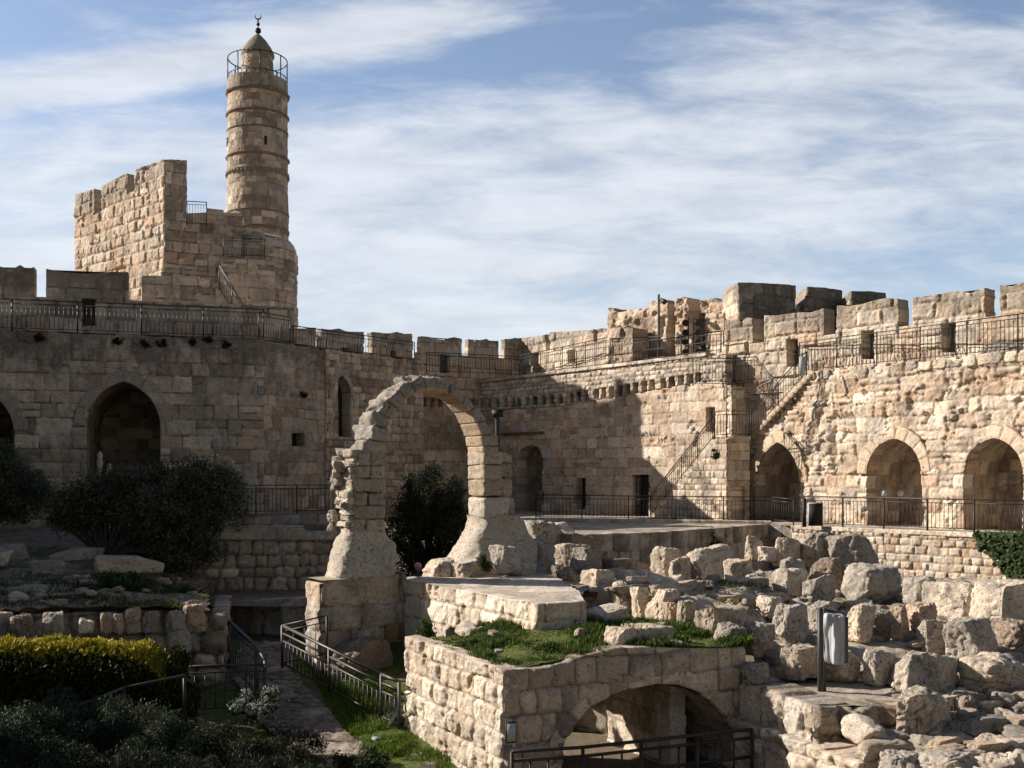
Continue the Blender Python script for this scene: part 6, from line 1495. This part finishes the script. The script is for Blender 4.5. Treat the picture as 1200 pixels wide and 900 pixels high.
# =================================================================== foliage
def leaves(center, radii, n, size, cols, seed, shape='ellipsoid', clumps=60, cr=.3, up=.0, fill=.35):
    rg = np.random.RandomState(seed); radii = np.array(radii)
    d = rg.normal(size=(clumps, 3)); d /= np.linalg.norm(d, axis=1)[:, None]
    r = rg.rand(clumps) ** fill
    cc = d * r[:, None] * radii * .85
    cs_ = cr * rg.uniform(.6, 1.3, clumps); ct = rg.rand(clumps)
    k = rg.randint(0, clumps, n); dd = rg.normal(size=(n, 3)); dd /= np.linalg.norm(dd, axis=1)[:, None]
    pos = cc[k] + dd * (cs_[k] * rg.rand(n) ** .45)[:, None] + np.array(center)
    a = rg.normal(size=(n, 3)); a[:, 2] += up; a /= np.linalg.norm(a, axis=1)[:, None]
    b = np.cross(a, rg.normal(size=(n, 3))); b /= np.linalg.norm(b, axis=1)[:, None]
    L = size[0] * rg.uniform(.6, 1.3, n)[:, None]; Wd = size[1] * rg.uniform(.7, 1.3, n)[:, None]
    v = np.stack([pos - a * L / 2, pos + b * Wd / 2, pos + a * L / 2, pos - b * Wd / 2], 1).reshape(-1, 3)
    f = np.arange(4 * n).reshape(n, 4)
    cols = np.array(cols); ci = np.clip((ct[k] * .6 + rg.rand(n) * .4) * len(cols), 0, len(cols) - 1).astype(int)
    c = cols[ci] * rg.uniform(.7, 1.35, n)[:, None]
    return v, f, np.repeat(c, 4, 0), cc + np.array(center)
OL = [(.035, .045, .022), (.055, .065, .033), (.09, .10, .06), (.16, .17, .12)]
def tree(name, label, base, crowns, n, cols=OL, size=(.11, .035), seed=1, trunk_r=.16, group=None, cat='tree', dens=60, cr=.32):
    t = thing(name, label, cat, tuple(base), group); base = np.array(base, float)
    A_ = Acc(); B_ = Acc(); rg = random.Random(seed)
    tot = sum(c[1][0] * c[1][1] * c[1][2] for c in crowns)
    fork = base + np.array([rg.uniform(-.1, .1), 0, (min(c[0][2] - c[1][2] for c in crowns) - base[2]) * .6 + .3])
    prev = base - np.array([0, 0, .1]); pr_ = trunk_r * 1.3
    for k in range(5):
        q_ = base + (fork - base) * (k + 1) / 5 + np.array([rg.uniform(-.05, .05), rg.uniform(-.05, .05), 0]); r_ = trunk_r * (1.25 - .1 * k)
        B_.tube(prev, q_, pr_, r_, (.07, .06, .05), 9, False); prev = q_; pr_ = r_
    for i, (c, r) in enumerate(crowns):
        m = int(n * (r[0] * r[1] * r[2]) / tot)
        v, f, cl, cc = leaves(c, r, m, size, cols, seed * 31 + i, clumps=int(dens * (r[0] * r[1] * r[2] / tot) * len(crowns)) + 12, cr=cr)
        A_.add(v, f, cl)
        for j in range(0, min(len(cc), 14)):
            mid = (prev + cc[j]) / 2 + np.array([rg.uniform(-.15, .15), rg.uniform(-.15, .15), rg.uniform(-.1, .2)])
            B_.tube(prev, mid, pr_ * .5, pr_ * .28, (.07, .06, .05), 6, False); B_.tube(mid, cc[j], pr_ * .28, .015, (.07, .06, .05), 5, False)
    B_.build('trunk', BARK, t); A_.build('crown', LEAF, t, loc=None)
    return t
def c3(px, py, D): return tuple(P(px, py, D))
tree('olive_tree', 'dark olive tree cut by the left picture edge', P(-40, 660, 27.5), [(c3(-40, 560, 27.5), (1.9, 1.4, 1.1)), (c3(20, 575, 27.5), (1.05, 1.0, .85)), (c3(-15, 535, 27.8), (.9, .9, .5))], 30000, seed=2)
tree('olive_tree', 'broad olive tree with grey green crown in front of the left archway', P(128, 668, 26.0), [(c3(125, 585, 26.5), (1.25, 1.1, .75)), (c3(200, 600, 26), (1.4, 1.2, 1.15)), (c3(235, 568, 26.6), (1.1, 1.0, .62)), (c3(175, 570, 26.5), (1.0, 1.0, .6)), (c3(90, 600, 26.2), (.7, .8, .55)), (c3(215, 640, 25.8), (1.0, 1.0, .65)), (c3(262, 590, 26.4), (.55, .7, .65))], 75000, seed=3, dens=120, cr=.3)
tree('olive_tree', 'dark rounded olive tree seen through the opening of the ruined arch', P(505, 714, 33.0), [(c3(505, 590, 33.5), (1.35, 1.2, 1.25)), (c3(480, 620, 33.2), (.9, 1.0, 1.2)), (c3(530, 625, 33.2), (.9, 1.0, 1.3)), (c3(505, 665, 33.2), (1.3, 1.0, 1.0))], 40000, seed=4, cols=[(.028, .036, .02), (.04, .05, .026), (.055, .065, .036)])
def shrub(name, label, c, r, n, cols, size, seed, clumps=50, cr=.16, cat='shrub', group=None, up=.6, fill=.35):
    c = np.array(c); t = thing(name, label, cat, (c[0], c[1], c[2] - r[2]), group)
    v, f, cl, cc = leaves(c, r, n, size, cols, seed, clumps=clumps, cr=cr, up=up, fill=fill)
    mk('foliage', v, f, cl, LEAF, t)
    B_ = Acc()
    for k in range(min(12, len(cc))): B_.tube(c - np.array([0, 0, r[2]]), cc[k], .02, .008, (.06, .05, .035), 5, False)
    B_.build('stems', BARK, t)
    return t
GRN = [(.03, .05, .015), (.045, .075, .02), (.07, .10, .03)]
RSM = [(.025, .036, .018), (.04, .055, .028), (.07, .085, .05)]
shrub('shrub', 'low spreading green bush on the crest of the left mound', P(140, 690, 22.6), (1.0, .7, .34), 12000, GRN, (.07, .03), 11, 60, .16)
shrub('shrub', 'dim low bush tumbling down beside the right end of the mound', P(205, 700, 22.8), (.8, .6, .3), 6000, GRN, (.07, .03), 12)
BEDS = [(20, 850, 13.6, 1.1, 'rosemary bush at the far left of the foreground bed'), (95, 835, 14.4, 1.15, 'tall rosemary bush in front of the hedge middle'), (165, 850, 14.4, 1.0, 'rosemary bush under the bar handrail'),
        (60, 900, 12.4, 1.2, 'dark bush at the bottom left corner'), (170, 900, 12.8, 1.15, 'dark bush at the bottom edge left of centre bed'), (250, 868, 15.2, 1.0, 'loose bush below the dark low fence'), (330, 868, 16.4, .85, 'dark leafy bush left of the garden path'), (270, 910, 13.6, 1.1, 'dark bush at the bottom edge beside the path'), (350, 905, 14.8, .8, 'small bush at the bottom edge next to the path')]
for i, (px, py, D, w, lab) in enumerate(BEDS):
    shrub('shrub', lab, P(px, py + 16, D), (w, .8, .42 * (w + .2) / 1.2), 14000, RSM if i < 3 else [(.012, .018, .008), (.02, .028, .014), (.032, .04, .022)], (.06, .014), 40 + i, 70, .17, group=None, up=.9)
shrub('flowering_shrub', 'shrub with white flowers beside the fence corner at the path', P(297, 822, 18.6), (.42, .4, .38), 3500, [(.04, .06, .02), (.34, .36, .32), (.05, .07, .03)], (.055, .035), 61, 24, .13, 'shrub')
shrub('grass_clump', 'silvery grass clump at the foot of the bridge wall', P(463, 850, 18.9), (.3, .3, .4), 2200, [(.10, .12, .08), (.16, .18, .13)], (.16, .012), 62, 14, .16, 'plant', up=1.4)
shrub('shrub', 'small glossy bush at the bottom edge right of the path', P(420, 893, 16.8), (.6, .4, .16), 4000, [(.03, .05, .018), (.06, .08, .03)], (.05, .03), 63, 30, .12)
for i, (px, py, D, s, lab) in enumerate([(838, 630, 33.6, .34, 'dark creeper hanging on the curved retaining wall'), (690, 655, 25.6, .34, 'dark tuft of weeds behind the rocks right of the arch'), (568, 660, 22.3, .18, 'green weed growing at the joint of the right arch foot'), (499, 738, 19.8, .2, 'fern growing in the gap beside the platform'), (838, 532, 38.7, .2, 'small plant growing below the stair landing')]):
    shrub('weed', lab, P(px, py, D), (s, s * .6, s), 900, GRN, (.06, .025), 70 + i, 14, .1, 'plant')
for i, (px, y) in enumerate([(46, 396), (139, 400), (170, 404), (190, 402), (228, 401), (265, 404), (353, 462), (243, 397)]):
    pl = LW if px < 308 else LW2
    shrub('wall_weed', ['weed hanging from the coping far left', 'weed right above the left archway', 'weed above the right shoulder of the archway', 'second weed above the shoulder of the archway', 'weed on the coping under the tower', 'largest weed on the coping under the minaret', 'dark weed growing from the patched wall above the square window', 'weed beside the largest coping weed'][i], pl.W(*pl.uv(px, y), .1), (.2, .12, .14), 500, [(.015, .018, .01), (.03, .035, .018)], (.07, .02), 80 + i, 10, .08, 'plant')
# ivy
iv = thing('ivy', 'dark green ivy hanging over the right end of the pale retaining wall', 'ivy', tuple(TE1.W(TE1.uv(1180, 0)[0], -3.6)))
rg = np.random.RandomState(5); n = 16000; ux_ = rg.uniform(1146, 1330, n); uy_ = rg.uniform(624, 760, n)
lim = np.interp(ux_, [1146, 1152, 1165, 1178, 1188, 1192, 1200, 1330], [632, 642, 648, 664, 680, 700, 715, 760]); lim = lim + (vnoise(ux_ * .25, uy_ * .2, 0, 3) - .5) * 14
m = uy_ < lim; ux_, uy_ = ux_[m], uy_[m]; n = len(ux_)
uvs = np.array([TE1.uv(a, b) for a, b in zip(ux_, uy_)]); pos = TE1.W(uvs[:, 0], uvs[:, 1], 0.06) ; pos[:, :2] += TE1.n * (rg.rand(n) * .22)[:, None]
nrm = np.array([TE1.n[0], TE1.n[1], .5]); a = np.cross(nrm, rg.normal(size=(n, 3)) + .001); a /= np.linalg.norm(a, axis=1)[:, None]; b = np.cross(nrm + rg.normal(size=(n, 3)) * .5, a); b /= np.linalg.norm(b, axis=1)[:, None]
s_ = rg.uniform(.05, .1, n)[:, None]
v = np.stack([pos - a * s_, pos + b * s_, pos + a * s_, pos - b * s_], 1).reshape(-1, 3); c = np.array(GRN)[rg.randint(0, 3, n)] * rg.uniform(.5, 1.1, n)[:, None]
mk('foliage', v, np.arange(4 * n).reshape(n, 4), np.repeat(c, 4, 0), LEAF, iv)
# clipped hedge: rounded body of leaves over a dark woody core
hd = thing('hedge', 'clipped yellow green hedge with a sunlit top in the left foreground', 'hedge', tuple(P(90, 900, 17.5)))
rg = np.random.RandomState(9); xL, xR = -13.0, -5.2; zt_ = -2.80; zb_ = -4.6; yF, yB = 16.95, 17.7
def hedge_z(x): return zt_ - .03 * np.sin(x * 1.1) - .035 * (x + 8.2) - smooth(x, -6.1, -5.3) * .4
n = 75000; face = rg.rand(n); x = rg.uniform(xL, xR, n); y = rg.uniform(yF, yB, n); z = rg.uniform(0, 1, n)
top = face < .45; fr = (face >= .45) & (face < .85); rt = face >= .85
H = hedge_z(x); z = zb_ + (H - zb_) * z
z = np.where(top, H, z); y = np.where(fr, yF, y); x = np.where(rt, xR - .05, x)
ycen = (yF + yB) / 2
# round the shoulders
def squash(x, y, z):
    a_ = np.clip((z - (hedge_z(x) - .35)) / .35, 0, 1); b_ = np.clip(1 - (y - yF) / .35, 0, 1); c_ = np.clip((x - (xR - .4)) / .4, 0, 1)
    y = y + a_ ** 2 * b_ * .18; z = z - b_ ** 2 * a_ * .12 - c_ ** 2 * a_ * .25; x = x - a_ ** 2 * c_ * .25
    return x, y, z
x, y, z = squash(x, y, z)
pos = np.stack([x, y, z], 1) + rg.normal(size=(n, 3)) * .035 + ((fbm(x * 2.5, y * 2.5, z * 2.5, 3, 8) - .5) * .14)[:, None]
a = rg.normal(size=(n, 3)) * .7; a[:, 2] += 1.2; a /= np.linalg.norm(a, axis=1)[:, None]; b = np.cross(a, rg.normal(size=(n, 3))); b /= np.linalg.norm(b, axis=1)[:, None]
L = rg.uniform(.05, .11, n)[:, None]; Wd = rg.uniform(.015, .03, n)[:, None]
v = np.stack([pos - a * L / 2, pos + b * Wd, pos + a * L / 2, pos - b * Wd], 1).reshape(-1, 3)
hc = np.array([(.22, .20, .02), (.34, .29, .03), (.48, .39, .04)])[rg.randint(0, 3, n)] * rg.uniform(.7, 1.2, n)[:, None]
hc = np.where((top | (z > H - .012))[:, None], hc, hc * np.array((.09, .14, .3)))   # sunlit yellow painted into the top leaves, shade into the sides
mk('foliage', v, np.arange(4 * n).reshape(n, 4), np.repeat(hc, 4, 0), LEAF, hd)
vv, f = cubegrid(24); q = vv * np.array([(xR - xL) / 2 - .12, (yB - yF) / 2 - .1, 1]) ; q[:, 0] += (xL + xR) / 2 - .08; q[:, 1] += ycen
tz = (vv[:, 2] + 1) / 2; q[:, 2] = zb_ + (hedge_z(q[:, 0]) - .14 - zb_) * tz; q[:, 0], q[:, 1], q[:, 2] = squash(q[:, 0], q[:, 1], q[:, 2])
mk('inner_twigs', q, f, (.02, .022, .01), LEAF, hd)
# grass blades on the bridge and the lawns
def grass(name, n, samp, zf, hgt, label, cols, seed):
    rg = np.random.RandomState(seed); x, y = samp(n, rg); n = len(x)
    dens = fbm(x * 1.6, y * 1.6, 0, 3, seed); kp = rg.rand(n) < smooth(dens, .28, .45) * .8 + .2; x, y, dens = x[kp], y[kp], dens[kp]; n = len(x)
    z = zf(x, y); h = hgt * rg.uniform(.5, 1.3, n) * (.45 + 1.1 * smooth(dens, .42, .62)); an = rg.uniform(0, 6.28, n); w = .012 + .010 * rg.rand(n)
    lean = rg.normal(size=(n, 2)) * .35 * h[:, None]
    b0 = np.stack([x - np.cos(an) * w, y - np.sin(an) * w, z], 1); b1 = np.stack([x + np.cos(an) * w, y + np.sin(an) * w, z], 1); tp = np.stack([x + lean[:, 0], y + lean[:, 1], z + h], 1)
    v = np.stack([b0, b1, tp], 1).reshape(-1, 3); c = np.array(cols)[rg.randint(0, len(cols), n)] * rg.uniform(.6, 1.3, n)[:, None]
    o = mk(name, v, np.arange(3 * n).reshape(n, 3), np.repeat(c, 3, 0), LEAF); tagp(o, label, 'grass', None, 'stuff')
GC = [(.035, .07, .018), (.06, .11, .02), (.12, .165, .03), (.025, .05, .02), (.16, .18, .04)]
def s_turf(n, rg):
    x = rg.uniform(-2, 4.1, n); y = rg.uniform(15.5, 21.2, n); m = inside(x, y, grpoly); return x[m], y[m]
grass('grass', 125000, s_turf, lambda x, y: np.vectorize(zturf)(x, y) - .02, .10, 'lush green grass with darker tufts growing on top of the bridge', GC, 3)
def s_lawn(n, rg):
    y = rg.uniform(16, 29, n); x = rg.uniform(-.55, .75, n) * 1.0 + np.interp(y, [16, 17.2, 20, 22.3, 24.5, 29], [-1.2, -1.75, -3.0, -3.9, -4.5, -4.6]); return x, y
grass('grass', 40000, s_lawn, lambda x, y: zlawn(y) - .01, .07, 'short lawn beside the garden path', [(.10, .16, .02), (.14, .19, .03)], 4)
def s_mound(n, rg):
    x = rg.uniform(-12, -5.8, n); y = rg.uniform(19.8, 24, n); m = (x < -5.9 - (y - 20.6) * .28); return x[m], y[m]
zm = np.vectorize(zmound)
grass('grass', 9000, s_mound, lambda x, y: zm(x, y), .06, 'thin dry grass on the shaded left mound', [(.06, .07, .02), (.12, .11, .04)], 5)
def s_ruin(n, rg):
    x = rg.uniform(2, 10.5, n); y = rg.uniform(13.5, 24, n); m = rkeep(x, y) & (fbm(x * .7, y * .7, 0, 2, 9) > .52); return x[m], y[m]
zr = np.vectorize(zruin)
grass('grass', 16000, s_ruin, lambda x, y: zr(x, y) + .03, .05, 'sparse moss and dry grass between the sunlit boulders', [(.10, .10, .03), (.16, .14, .06), (.07, .09, .02)], 6)

# =================================================================== person beyond the platform
def person(label, base, yaw):
    t = thing('person', label, 'person', tuple(base))
    J = [(0, 0, .93), (0, .0, 1.15), (0, .0, 1.38), (0, 0, 1.47), (0, 0, 1.53), (-.10, 0, .9), (-.11, .03, .5), (-.12, .0, .08), (-.12, -.12, .04), (.10, 0, .9), (.11, -.05, .5), (.12, .05, .08), (.12, -.08, .04), (-.19, 0, 1.38), (-.25, .03, 1.1), (-.22, -.08, .87), (.19, 0, 1.38), (.25, .03, 1.1), (.22, -.08, .87), (-.21, -.1, .80), (.21, -.1, .80)]
    Eg = [(0, 1), (1, 2), (2, 3), (3, 4), (0, 5), (5, 6), (6, 7), (7, 8), (0, 9), (9, 10), (10, 11), (11, 12), (2, 13), (13, 14), (14, 15), (2, 16), (16, 17), (17, 18), (15, 19), (18, 20)]
    R_ = [.15, .15, .15, .06, .06, .1, .07, .045, .04, .1, .07, .045, .04, .07, .05, .035, .07, .05, .035, .03, .03]
    me = bpy.data.meshes.new('body'); me.from_pydata([tuple(j) for j in J], Eg, []); o = bpy.data.objects.new('body', me); COL.objects.link(o); o.parent = t; o.rotation_euler = (0, 0, yaw)
    sk = o.modifiers.new('Skin', 'SKIN'); 
    for i, r in enumerate(R_): me.skin_vertices[0].data[i].radius = (r, r * .75)
    me.skin_vertices[0].data[0].use_root = True
    o.modifiers.new('Sub', 'SUBSURF').levels = 1; o.modifiers['Sub'].render_levels = 2
    me.materials.append(plain('dark_clothes', (.05, .035, .04), .8))
    v, f = cubegrid(8); q = v / np.linalg.norm(v, axis=1)[:, None] * np.array([.085, .105, .12]); q = q + np.array([0, 0, 1.64]); q[:, 1] -= .018 * np.exp(-((q[:, 0] / .015) ** 2 + ((q[:, 2] - 1.63) / .02) ** 2)) * (q[:, 1] < 0)
    h = mk('head', q @ rotm(yaw).T + np.array(base), f, (.45, .28, .22), plain('skin', (.45, .28, .22), .6), t, sm=True)
    q = v / np.linalg.norm(v, axis=1)[:, None] * np.array([.1, .12, .11]) + np.array([0, .012, 1.675]); q = q[:, :]; q[:, 2] = np.maximum(q[:, 2], 1.65)
    mk('hat', q @ rotm(yaw).T + np.array(base), f, (.6, .3, .3), plain('pink_hat', (.62, .30, .30), .8), h, sm=True)
    return t
hz = P(490, 663, 29.5); person('person in a pink hat walking behind the stone platform, only the head showing', (hz[0], hz[1], hz[2] - 1.69), .6)
